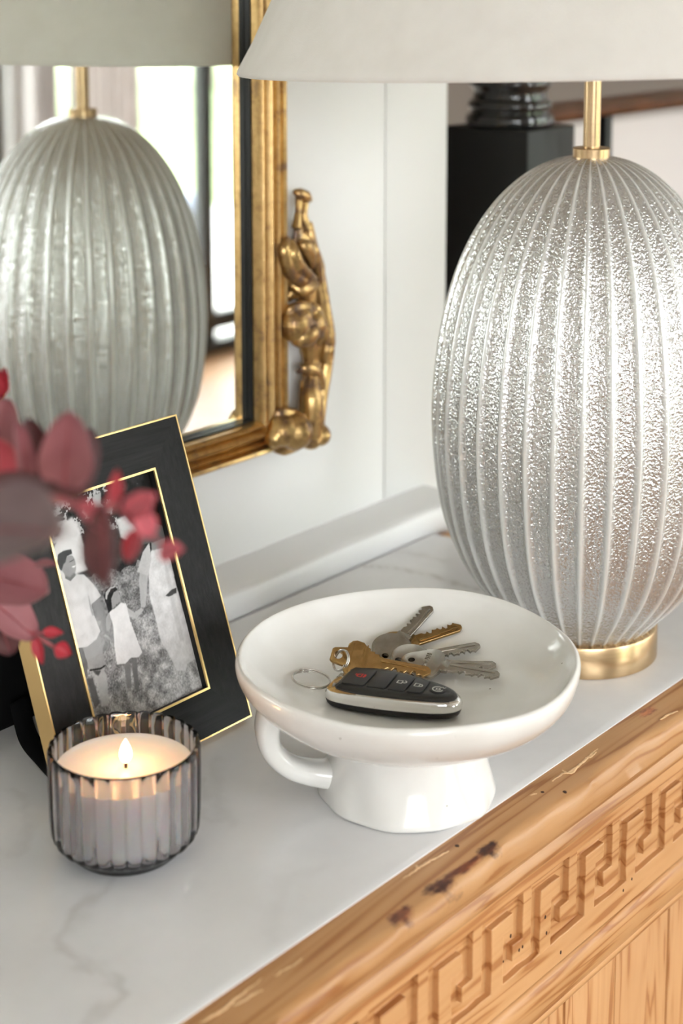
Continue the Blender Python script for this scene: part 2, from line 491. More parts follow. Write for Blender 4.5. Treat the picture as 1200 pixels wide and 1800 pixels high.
M['leaf_grey'] = mat_leaf('grey_plum_leaf', (0.105, 0.055, 0.058), (0.18, 0.12, 0.112), 0.1)
M['leaf_red'] = mat_leaf('crimson_leaf', (0.42, 0.012, 0.03), (0.55, 0.04, 0.06))
M['leaf_rose'] = mat_leaf('bright_rose_leaf', (0.55, 0.06, 0.10), (0.68, 0.14, 0.17))
M['stem'] = mat_leaf('dark_red_stem', (0.20, 0.03, 0.035), (0.34, 0.06, 0.07), 0.05)
M['curtain'] = mat_leaf('pale_curtain_linen', (0.74, 0.70, 0.69), (0.80, 0.76, 0.75), 0.5)
M['oak_floor'] = mat_pine('oak_floor_boards', 2.0, tint=0.55)
M['lawn'] = simple('lawn_grass', (0.20, 0.26, 0.12), 0.9, var=0.4, vscale=4)
M['foliage'] = simple('hedge_foliage', (0.17, 0.30, 0.09), 0.8, var=0.5, vscale=6, bmp=0.8, bscale=8, bdist=0.1)
M['bark'] = simple('tree_bark', (0.10, 0.07, 0.05), 0.9)
M['rug'] = simple('cream_rug', (0.82, 0.80, 0.77), 0.95, bmp=0.4, bscale=300)
M['patio'] = simple('pale_patio_stone', (0.62, 0.60, 0.58), 0.8, var=0.1, vscale=6)
M['bench_fabric'] = simple('slate_blue_cushion', (0.22, 0.25, 0.32), 0.9)

# ================================================================== THE ROOM
def struct(name, vf, mat, parent=None, smooth=30):
    o = build(name, vf[0], vf[1], mat, parent, smooth)
    fix_normals(o)
    if parent is None: o['kind'] = 'structure'
    return o

WALL_END = on_y(781, 500, WALL_Y).x
struct('floor', box(ROOM_X0 - .1, ROOM_X1 + .1, ROOM_Y0 - .1, 2.7, FLOOR_Z - 0.05, FLOOR_Z), M['oak_floor'])
struct('ceiling', box(ROOM_X0 - .1, ROOM_X1 + .1, ROOM_Y0 - .1, 2.7, CEIL_Z, CEIL_Z + 0.05), M['ceiling'])
struct('wall_back', box(ROOM_X0, WALL_END, WALL_Y, WALL_Y + 0.12, FLOOR_Z, CEIL_Z), M['wall'])
struct('wall_left', box(ROOM_X0 - .1, ROOM_X0, ROOM_Y0, 2.7, FLOOR_Z, CEIL_Z), M['wall'])
struct('wall_right', box(ROOM_X1, ROOM_X1 + .1, ROOM_Y0, 2.7, FLOOR_Z, CEIL_Z), M['wall'])
# garden wall with the glazed door openings
segs = []
xs = [ROOM_X0] + [q for ab in OPENINGS for q in ab[:2]] + [ROOM_X1]
for i in range(0, len(xs), 2): segs.append(box(xs[i], xs[i + 1], ROOM_Y0 - .15, ROOM_Y0, FLOOR_Z, OPEN_TOP))
segs.append(box(ROOM_X0, ROOM_X1, ROOM_Y0 - .15, ROOM_Y0, OPEN_TOP, CEIL_Z))
segs.append(box(OPENINGS[0][0], OPENINGS[0][1], ROOM_Y0 - .15, ROOM_Y0, FLOOR_Z, OPENINGS[0][2]))
struct('wall_front', join(*segs), M['wall'])
# stair wall far behind the newel post: white panelling below, taupe above
WS_Y = 2.45
zs = on_y(1100, 219, WS_Y).z
struct('wall_stair', box(ROOM_X0, ROOM_X1, WS_Y, WS_Y + .1, zs, CEIL_Z), M['wall_warm'])
struct('trim_3', box(ROOM_X0, ROOM_X1, WS_Y - .03, WS_Y, FLOOR_Z, zs), M['wall_white'])
struct('trim_4', box(ROOM_X0, ROOM_X1, WS_Y - .055, WS_Y, zs, zs + 0.03, 0.006), M['wall_white'])
# chair rail behind the console: deep flat top, moulded face
RAIL_Z = 0.021
prof = [(WALL_Y, RAIL_Z + .003), (0.812, RAIL_Z + .0025), (0.800, RAIL_Z + .0015), (0.7935, RAIL_Z), (0.7912, RAIL_Z - .003), (0.7908, 0.008), (0.7915, 0.002), (0.795, -0.006), (0.803, -0.014), (0.812, -0.03), (WALL_Y, -0.035)]
struct('trim_1', extrude_x(prof, ROOM_X0, WALL_END - 0.030), M['trim'], smooth=50)
# flat casing board at the end of the wall
xa, xb = on_y(676, 300, WALL_Y).x, WALL_END
struct('trim_2', box(xa, xb, WALL_Y - 0.0012, WALL_Y, RAIL_Z + .003, CEIL_Z, 0.0005), M['wall'])

HW_ = 0.034                                       # half width of the muntins
def glazed_door(n, a, b, vbars, hbars, z0=FLOOR_Z):
    y0, y1 = ROOM_Y0 - .11, ROOM_Y0 - .05
    fr = []
    t = 0.075
    fr += [box(a, a + t, y0, y1, z0, OPEN_TOP, .004), box(b - t, b, y0, y1, z0, OPEN_TOP, .004), box(a + t, b - t, y0, y1, OPEN_TOP - t, OPEN_TOP, .004), box(a + t, b - t, y0, y1, z0, z0 + .05, .004)]
    w = tag(build('window_%d' % n, *join(*fr), M['black_frame'], smooth=30), kind='structure')
    for x in vbars: build('muntin', *box(x - HW_, x + HW_, y0 + .008, y1 - .008, z0 + .05, OPEN_TOP - t, .003), M['black_frame'], w, 30)
    xs_ = [a + t] + list(vbars) + [b - t]; zs_ = [z0 + .05] + list(hbars) + [OPEN_TOP - t]
    for i in range(len(xs_) - 1):
        xl = xs_[i] + (HW_ if i else 0); xr = xs_[i + 1] - (HW_ if i + 1 < len(xs_) - 1 else 0)
        for z in hbars: build('muntin', *box(xl, xr, y0 + .008, y1 - .008, z - HW_, z + HW_, .003), M['black_frame'], w, 30)
        for k in range(len(zs_) - 1):
            zl = zs_[k] + (HW_ if k else 0); zr = zs_[k + 1] - (HW_ if k + 1 < len(zs_) - 1 else 0)
            build('pane', *box(xl, xr, ROOM_Y0 - .083, ROOM_Y0 - .079, zl, zr), M['pane'], w, 0)
for i, (a, b, zb) in enumerate(OPENINGS):
    if i == 3: glazed_door(i + 1, a, b, [3.625, 4.055, 4.55], [-0.745])
    else: glazed_door(i + 1, a, b, [(a + b) / 2] if b - a < 1 else [a + (b - a) / 3, b - (b - a) / 3], [-0.72] if zb < -.5 else [0.75], zb)

def curtain(x0, x1, label):
    V, F = [], []
    n = 90
    for i in range(n + 1):
        x = x0 + (x1 - x0) * i / n
        y = ROOM_Y0 + 0.075 + 0.03 * math.sin(i * 2 * math.pi / 12) + .008 * math.sin(i * .9)
        V += [Vector((x, y, FLOOR_Z + .01)), Vector((x, y, OPEN_TOP + .08))]
    for i in range(n): F.append((2 * i, 2 * i + 2, 2 * i + 3, 2 * i + 1))
    o = build('curtain', V, F, M['curtain'], None, 60, loc=((x0 + x1) / 2, ROOM_Y0 + .075, FLOOR_Z))
    md = o.modifiers.new('cloth_thickness', 'SOLIDIFY'); md.thickness = 0.004
    tag(o, label, 'curtain', 'curtains by the garden doors')
curtain(3.315, 3.585, 'pale linen curtain reflected behind the lamp neck in the mirror')
curtain(3.155, 3.245, 'narrow pale curtain strip reflected at the far left of the mirror')
build_rod = None

# outside
struct('ground', box(-14, 22, -26, ROOM_Y0 - .15, FLOOR_Z - .25, FLOOR_Z - .12), M['lawn'])
struct('patio', box(-6, 12, -5.2, ROOM_Y0 - .15, FLOOR_Z - .12, FLOOR_Z - .06), M['patio'])
def tree(x, y, h, r, label):
    t = thing('garden_tree', (x, y, FLOOR_Z - .12), label, 'tree', 'trees in the garden')
    P = [Vector((x, y, FLOOR_Z - .12)), Vector((x + .05, y, FLOOR_Z + h * .3)), Vector((x, y + .05, FLOOR_Z + h * .62))]
    build('trunk', *tube(P, [.14, .11, .06], 10), M['bark'], t, 60)
    bm = bmesh.new()
    for k in range(9):
        c = Vector((x + random.uniform(-r, r) * .6, y + random.uniform(-r, r) * .6, FLOOR_Z + h * random.uniform(.45, .9)))
        q = bmesh.ops.create_icosphere(bm, subdivisions=3, radius=r * random.uniform(.45, .7))
        for v in q['verts']:
            v.co = v.co * (1 + random.uniform(-.14, .14)) + c
    bm.verts.index_update()
    V = [v.co.copy() for v in bm.verts]; F = [tuple(v.index for v in f.verts) for f in bm.faces]; bm.free()
    build('crown', V, F, M['foliage'], t, 0)
tree(11.5, -11.0, 2.6, 1.3, 'round green garden tree glimpsed through the reflected glass door')
tree(8.0, -15.0, 4.2, 1.9, 'taller green tree standing farther off in the garden')
tree(15.5, -13.5, 3.6, 1.8, 'broad green tree at the far right end of the garden')

# ================================================================== CONSOLE TABLE
TX0, TX1, TYF = 0.02, 1.105, 0.4625           # wooden body
def Pz(x, y): return on_y(x, y, 0.4625)
TL_ = Vector((0.6, 0.63, FLOOR_Z))
k1 = on_z(812, 1535, -0.004); k2 = on_z(858, 1497, -0.004); k3 = on_z(705, 1612, -0.003); k4 = on_z(1137, 1248, 0); k0 = on_z(775, 1570, -0.006)
PINE_TOP = mat_pine('knotty_pine_edge', 1.0, tint=0.86, knots=[
    ((k0.x, k0.y, -.006), (0.020, 0.0085, 0.012), (0.035, 0.008, 0.006)), ((k2.x, k2.y, -.004), (0.013, 0.0065, 0.010), (0.03, 0.008, 0.006)), (((k0.x + k2.x) / 2, (k0.y + k2.y) / 2, -.004), (0.026, 0.0045, 0.010), (0.085, 0.022, 0.010)),
    ((k3.x, k3.y, -.004), (0.013, 0.008, 0.011), (0.10, 0.035, 0.02)), ((k4.x, k4.y, 0), (0.014, 0.005, 0.006), (0.24, 0.09, 0.045))])
PINE = mat_pine('carved_pine', 1.3, tint=1.0)
PINE_V = mat_pine('pine_door_boards', 1.7, vertical=True, tint=1.0)
table = thing('console_table', (0.6, 0.63, FLOOR_Z), 'honey-coloured carved pine console table with a Greek key frieze', 'console table')
def wob(x, k):
    if k in (1, 2, 3, 4): return (0.0035 * math.sin(x * 9 + .4) + 0.0012 * math.sin(x * 47) + .0006 * math.sin(x * 131 + k), 0.0006 * math.sin(x * 61 + k * .4))
    return (0, 0)
edge_prof = [(0.4900, -0.0012), (0.4668, -0.0012), (0.4625, -0.0026), (0.4606, -0.0062), (0.4606, -0.0112), (0.4626, -0.0170), (0.4655, -0.0225), (0.4690, -0.0270), (0.4682, -0.0290), (0.4668, -0.0315), (0.4668, -0.0345), (0.4690, -0.0372), (0.4780, -0.0372), (0.4900, -0.0372)]
build('front_edge', *extrude_x(edge_prof, TX0, TX1, wob, 220), PINE_TOP, table, 50)
build('end_edge', *box(1.080, TX1, 0.4900, 0.788, -0.0372, -0.0012, .0015), PINE_TOP, table, 40)
build('back_board', *box(TX0, TX1 - .002, 0.765, 0.787, -0.72, -0.0372), PINE, table, 0)
# Greek key frieze: raised field with a sunk meander channel
UP = 0.0497; U0 = 0.7303; NPER0, NPER1 = -14, 8
us = []
for k in range(NPER0, NPER1):
    for u in (-0.0195, -0.0100, 0.0, 0.0090, 0.0185): us.append(U0 + k * UP + u)
us = [TX0 + .001] + [u for u in us if TX0 + .004 < u < TX1 - .004] + [TX1 - .001]
zsf = [-0.0372, -0.0462, -0.0540, -0.0640, -0.0742, -0.0842, -0.0930, -0.1092]
FY, DEP = 0.4700, 0.0042
def sunk(xc, zc):
    u = (xc - U0) / UP; u = (u - math.floor(u)) * UP * 1000; z = zc * 1000     # 0..49.7 mm
    inr = lambda a, b, c, d: a <= u <= b and c <= z <= d
    if inr(9, 18.5, -93, -46.2): return True
    if inr(9, 49.7, -54, -46.2): return True
    if inr(39.7, 49.7, -74.2, -46.2): return True
    if inr(30.2, 49.7, -74.2, -64): return True
    if inr(30.2, 39.7, -93, -64): return True
    if inr(30.2, 49.7, -93, -84.2) or inr(0, 18.5, -93, -84.2): return True
    return False
def frieze():
    nu, nz = len(us) - 1, len(zsf) - 1
    S = [[sunk((us[i] + us[i + 1]) / 2, (zsf[k] + zsf[k + 1]) / 2) for k in range(nz)] for i in range(nu)]
    V, F, idx = [], [], {}
    jit = {}
    def vert(i, k, d):
        key = (i, k, d)
        if key not in idx:
            if (i, k) not in jit: jit[(i, k)] = (random.uniform(-.0005, .0005), random.uniform(-.0005, .0005), random.uniform(-.0003, .0003))
            j = jit[(i, k)]
            e = 0 if k in (0, nz) or i in (0, nu) else 1
            idx[key] = len(V); V.append(Vector((us[i] + j[0] * e, FY + (DEP + j[2] if d else 0), zsf[k] + j[1] * e)))
        return idx[key]
    for i in range(nu):
        for k in range(nz):
            d = S[i][k]
            F.append((vert(i, k, d), vert(i, k + 1, d), vert(i + 1, k + 1, d), vert(i + 1, k, d)))
            if i + 1 < nu and S[i + 1][k] != d: F.append((vert(i + 1, k, 0), vert(i + 1, k + 1, 0), vert(i + 1, k + 1, 1), vert(i + 1, k, 1)))
            if k + 1 < nz and S[i][k + 1] != d: F.append((vert(i, k + 1, 0), vert(i + 1, k + 1, 0), vert(i + 1, k + 1, 1), vert(i, k + 1, 1)))
    return V, F
o = build('carved_frieze', *frieze(), PINE, table, 0); fix_normals(o)
md = o.modifiers.new('worn_edges', 'BEVEL'); md.width = 0.0006; md.segments = 2; md.limit_method = 'ANGLE'
low_prof = [(0.490, -0.1096), (0.4705, -0.1096), (0.4690, -0.1100), (0.4675, -0.1125), (0.4668, -0.1155), (0.4672, -0.121), (0.4690, -0.129), (0.4722, -0.137), (0.4735, -0.1385), (0.4728, -0.1405), (0.4745, -0.1445), (0.4790, -0.147), (0.490, -0.147)]
build('lower_moulding', *extrude_x(low_prof, TX0, TX1), PINE, table, 50)
build('end_panel', *box(1.092, TX1 - .001, 0.4760, 0.765, -0.72, -0.0372), PINE_V, table, 0)
build('end_panel', *box(TX0, TX0 + .013, 0.4760, 0.765, -0.72, -0.0372), PINE_V, table, 0)
xx = TX0 + .014
k = 0
while xx < 1.09:                                   # vertical boards below the moulding
    w = [.062, .071, .055, .067][k % 4]; x2 = min(xx + w, 1.091)
    build('board', *box(xx, x2 - .0012, 0.4820 + .0006 * (k % 2), 0.497, -0.72, -0.1475, .0015), PINE_V, table, 40)
    xx = x2; k += 1
for lx in (TX0 + .035, TX1 - .035):
    for ly in (0.505, 0.745):
        build('leg', *lathe([(0, -0.86), (.018, -0.86), (.022, -.845), (.020, -.82), (.026, -.80), (.018, -.775), (.030, -.745), (.030, -.72), (0, -.72)], 24, (lx, ly, 0)), PINE, table, 40)
# worm tracks gouged along the flat of the edge, pale against the darker wood
def track(pts, r=0.0010):
    P = catmull([on_z(x, y, -0.0013) for x, y in pts], 5)
    P = [p + Vector((random.uniform(-.0004, .0004), random.uniform(-.0004, .0004), 0)) for p in P]
    R = [r * (0.45 + 0.55 * math.sin(math.pi * (i + .6) / (len(P) + .2))) for i in range(len(P))]
    build('worm_track', *tube(P, R, 6, flat=0.45, up=(0, 0, 1)), TRACK, table, 60)
TRACK = simple('bare_pine_track', (0.80, 0.53, 0.29), 0.6, var=0.15, vscale=300)
for pts in [[(971, 1373), (988, 1360), (1002, 1357), (1020, 1342), (1036, 1329), (1052, 1316), (1070, 1306)], [(988, 1354), (1003, 1359), (1018, 1345)], [(1028, 1333), (1038, 1330), (1050, 1320)], [(1056, 1321), (1069, 1313)],
            [(706, 1545), (722, 1537), (735, 1527), (748, 1518), (764, 1509), (788, 1496)], [(731, 1521), (737, 1528)], [(738, 1524), (752, 1516), (758, 1512)], [(931, 1399), (943, 1395)],
            [(472, 1729), (490, 1712), (515, 1698), (532, 1685)], [(352, 1799), (375, 1785), (398, 1770), (410, 1758), (440, 1737), (466, 1716)], [(410, 1768), (432, 1757), (450, 1746), (470, 1738)], [(1160, 1265), (1174, 1256), (1190, 1250)]]:
    track(pts)
for (x, y) in [(803, 1487), (744, 1538), (953, 1393), (1084, 1303), (902, 1427), (992, 1392)]:
    p = on_z(x, y, -0.0014)
    build('worm_hole', *lathe([(0, .0003), (.0011, .0003), (.0013, 0), (.0013, -.001), (0, -.001)], 10, p), M['wick'], table, 0)

for (x, y) in [(905, 1616), (908, 1650), (912, 1670), (934, 1606), (938, 1662), (895, 1695), (918, 1664), (1015, 1525), (1021, 1538), (1095, 1565), (985, 1674), (958, 1612), (960, 1640), (1012, 1600), (1064, 1510), (1165, 1455), (780, 1685), (1110, 1545)]:
    p = on_y(x, y, FY)
    r_ = random.uniform(.0005, .0009)
    V, F = lathe([(0, .0002), (r_, .0002), (r_ * 1.1, -.0002), (r_ * 1.1, -.001), (0, -.001)], 8)
    build('worm_hole', [Vector((p.x + v.x * random.uniform(.9, 1.0), p.y - v.z + (DEP if sunk(p.x, p.z) else 0), p.z + v.y * 1.5)) for v in V], F, M['wick'], table, 0)

# ================================================================== MARBLE TOP
def marble():
    x0, x1, y0, y1 = TX0 - .0, 1.080, 0.4900, 0.7900
    nx, ny = 330, 120
    X = np.linspace(x0, x1, nx + 1); Y = np.linspace(y0, y1, ny + 1)
    GX, GY = np.meshgrid(X, Y, indexing='ij')
    vein = np.zeros_like(GX)
    def seg(pts, wid, amp, jig=.004):
        nonlocal vein
        P = [on_z(x, y) for x, y in pts]
        P = catmull(P, 6)
        d = np.full_like(GX, 1e9)
        wx = GX + jig * np.sin(GY * 160 + 1.3) * np.sin(GX * 110) + .0015 * np.sin(GX * 420 + GY * 300)
        wy = GY + jig * np.sin(GX * 140) * np.sin(GY * 90 + .7) + .0015 * np.sin(GY * 390 - GX * 260)
        for a, b in zip(P[:-1], P[1:]):
            ax, ay, bx, by = a.x, a.y, b.x, b.y
            t = np.clip(((wx - ax) * (bx - ax) + (wy - ay) * (by - ay)) / ((bx - ax) ** 2 + (by - ay) ** 2 + 1e-12), 0, 1)
            d = np.minimum(d, np.hypot(wx - ax - t * (bx - ax), wy - ay - t * (by - ay)))
        vein = np.maximum(vein, amp * np.exp(-(d / wid) ** 2))
        vein = np.maximum(vein, amp * .25 * np.exp(-(d / (wid * 3.5)) ** 2))
    seg([(190, 1548), (140, 1600), (112, 1630), (106, 1668), (140, 1688), (185, 1708), (195, 1735), (212, 1757), (175, 1785), (140, 1810)], .0042, .34)
    seg([(106, 1668), (120, 1635), (150, 1590)], .0050, .22)
    seg([(350, 1370), (365, 1395), (345, 1415), (372, 1440)], .0045, .20)
    seg([(390, 1330), (380, 1400), (400, 1450)], .006, .15)
    seg([(630, 993), (700, 1000), (760, 1012), (800, 1025), (850, 1040)], .0022, .5, .001)
    seg([(600, 985), (690, 970), (780, 985)], .004, .22, .002)
    seg([(20, 1390), (60, 1440), (30, 1500)], .005, .18)
    seg([(560, 1520), (500, 1560), (470, 1640)], .006, .10)
    V, F = [], []
    lip = 0.0022
    for i in range(nx + 1):
        for j in range(ny + 1):
            V.append((X[i], Y[j], 0.0 if 0 < i < nx and 0 < j else -0.0005))
    W = ny + 1
    for i in range(nx):
        for j in range(ny): F.append((i * W + j, (i + 1) * W + j, (i + 1) * W + j + 1, i * W + j + 1))
    top = len(V)
    ringi = [i * W for i in range(nx + 1)] + [nx * W + j for j in range(1, W)] + [i * W + ny for i in range(nx - 1, -1, -1)] + [j for j in range(ny - 1, 0, -1)]
    base = [len(V) + k for k in range(len(ringi))]
    for r in ringi: V.append((V[r][0], V[r][1], -0.0120))
    for k in range(len(ringi)):
        l = (k + 1) % len(ringi)
        F.append((ringi[l], ringi[k], base[k], base[l]))
    F.append(tuple(reversed(base)))
    o = build('marble_top', V, F, M['marble'], None, 40, loc=(0.6, 0.64, -0.012))
    fix_normals(o)
    a = o.data.attributes.new('vein', 'FLOAT', 'POINT')
    vals = np.zeros(len(V), dtype=np.float32); vals[:top] = vein.reshape(-1)
    vals[top:] = [vals[r] for r in ringi]
    a.data.foreach_set('value', vals)
    tag(o, 'white marble slab with soft grey veins set into the pine console', 'marble top')
marble()

# ================================================================== TABLE LAMP
LX, LY = 0.9515, 0.5685
lamp = thing('table_lamp', (LX, LY, 0), 'table lamp with a ribbed silvered glass body and wide cream shade', 'lamp')
base_prof = [(0, 0.0), (.0525, 0.0), (.0532, .0008), (.0532, .0205), (.0526, .0218), (.051, .0222), (0, .0222)]
build('base', *lathe(base_prof, 96, (LX, LY, 0)), M['brass'], lamp, 35)
gp = [(.0480, .0222), (.0520, .0260), (.0560, .0310), (.0640, .0395), (.0720, .0490), (.0800, .0600), (.0870, .0725), (.0930, .0870), (.0975, .1020), (.1010, .1200), (.1035, .1400), (.1048, .1600), (.1050, .1750), (.1040, .1950), (.1015, .2180), (.0975, .2410), (.0915, .2640), (.0830, .2860), (.0720, .3060), (.0590, .3230), (.0440, .3365), (.0300, .3445), (.0190, .3480), (.0120, .3488)]
gp = [(p.x, p.y) for p in catmull([(a, b, 0) for a, b in gp], 4)]
NR = 36
def rib(t, z, r):
    q = abs(math.cos(NR * t / 2)); k = min(1.0, max(0.0, (r - .012) / .05))
    return r * (1 - 0.022 * k) + r * k * (0.026 * q ** 14 + 0.008 * q), 0
V, F = lathe(gp, NR * 16, (LX, LY, 0), rib)
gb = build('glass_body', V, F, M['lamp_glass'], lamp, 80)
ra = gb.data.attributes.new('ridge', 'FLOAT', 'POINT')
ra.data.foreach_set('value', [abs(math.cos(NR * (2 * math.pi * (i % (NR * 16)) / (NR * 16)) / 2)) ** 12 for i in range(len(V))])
build('collar', *lathe([(0, .3478), (.0118, .3478), (.0125, .3485), (.0125, .3545), (.0118, .3552), (.0065, .3556), (0, .3556)], 48, (LX, LY, 0)), M['brass'], lamp, 35)
build('neck', *lathe([(0, .3556), (.0058, .3556), (.0058, .560), (0, .560)], 32, (LX, LY, 0)), M['brass'], lamp, 35)
# shade: a shallow cone tipped a little towards the wall
SZ, SR, SH, SRT = 0.4110, 0.2450, 0.270, 0.112
th = math.radians(2.1)
prof = [(SR - .0004, SZ), (SR + .0006, SZ + .0012), (SR - .0004, SZ + .004)]
for i in range(1, 13): prof.append((SR + (SRT - SR) * i / 12, SZ + SH * i / 12))
prof += [(SRT - .0022, SZ + SH)] + [(SR + (SRT - SR) * i / 12 - .0026, SZ + SH * i / 12) for i in range(12, 0, -1)] + [(SR - .0035, SZ + .0006)]
V, F = lathe(prof, 144, (LX, LY, 0), closed=True)
piv = Vector((LX, LY, SZ + SH))
rot = Matrix.Rotation(-th, 3, 'X')
V = [rot @ (v - piv) + piv for v in V]
shade = build('shade', V, F, M['fabric_shade'], lamp, 60); fix_normals(shade)
sp = []
for k in range(3):
    a = 2 * math.pi * k / 3 + .4
    sp.append(tube([rot @ Vector((math.cos(a) * r_, math.sin(a) * r_, 0)) + piv - Vector((0, 0, .004)) for r_ in (.004, .06, SRT - .0012)], .0016, 8))
build('shade_spider', *join(*sp), M['brass'], shade, 50)
build('finial', *lathe([(0, .56), (.004, .56), (.004, .665), (.007, .668), (.004, .676), (.008, .686), (.005, .694), (0, .696)], 24, (LX, LY, 0)), M['brass'], lamp, 50)

# ================================================================== GILT MIRROR
MG = 0.824                                        # glass plane
mx0, mx1, mz0, mz1 = 0.335, 0.8850, 0.1345, 0.9300     # inner sight edge
FW, FWZ = 0.0325, 0.0275
mirror = thing('gilt_mirror', ((mx0 + mx1) / 2, WALL_Y - .001, mz0 - FWZ), 'gilt carved wall mirror hanging behind the lamp', 'mirror')
build('mirror_glass', *box(mx0 - .004, mx1 + .004, MG, MG + .004, mz0 - .004, mz1 + .004), M['mirror'], mirror, 0)
# reeded moulding: t = 0 inner sight edge .. 1 outer edge, y = front surface
fp = [(0.00, MG - .0005), (0.00, 0.8120), (0.02, 0.8095), (0.07, 0.8080), (0.12, 0.8100), (0.16, 0.8140), (0.19, 0.8135), (0.24, 0.8090), (0.32, 0.8066), (0.40, 0.8085), (0.46, 0.8140), (0.49, 0.8135), (0.53, 0.8085), (0.57, 0.8068), (0.61, 0.8085), (0.65, 0.8138), (0.68, 0.8120), (0.74, 0.8078), (0.82, 0.8070), (0.90, 0.8100), (0.96, 0.8165), (1.0, 0.8240), (1.0, WALL_Y - .0005), (0.0, WALL_Y - .0005)]
def member(kind):
    V, F = [], []; m = len(fp)
    for end in (0, 1):
        for (t, y) in fp:
            a, c = t * FW, t * FWZ
            if kind == 'bottom': p = (mx0 - a if end == 0 else mx1 + a, y, mz0 - c)
            if kind == 'top': p = (mx0 - a if end == 0 else mx1 + a, y, mz1 + c)
            if kind == 'right': p = (mx1 + a, y, mz0 - c if end == 0 else mz1 + c)
            if kind == 'left': p = (mx0 - a, y, mz0 - c if end == 0 else mz1 + c)
            V.append(p)
    for k in range(m):
        l = (k + 1) % m; F.append((k, l, m + l, m + k))
    o = build('frame_member', V, F, M['gilt'], mirror, 40); fix_normals(o)
for kk in ('bottom', 'right', 'top', 'left'): member(kk)
lin = []
for (a, b, c, d) in ((mx0, mx1, mz0, mz0 + .0012), (mx0, mx1, mz1 - .0012, mz1), (mx0, mx0 + .0012, mz0 + .0012, mz1 - .0012), (mx1 - .0012, mx1, mz0 + .0012, mz1 - .0012)):
    lin.append(box(a, b, MG - .0055, MG - .0004, c, d))
build('black_liner', *join(*lin), M['black_paint'], mirror, 0)

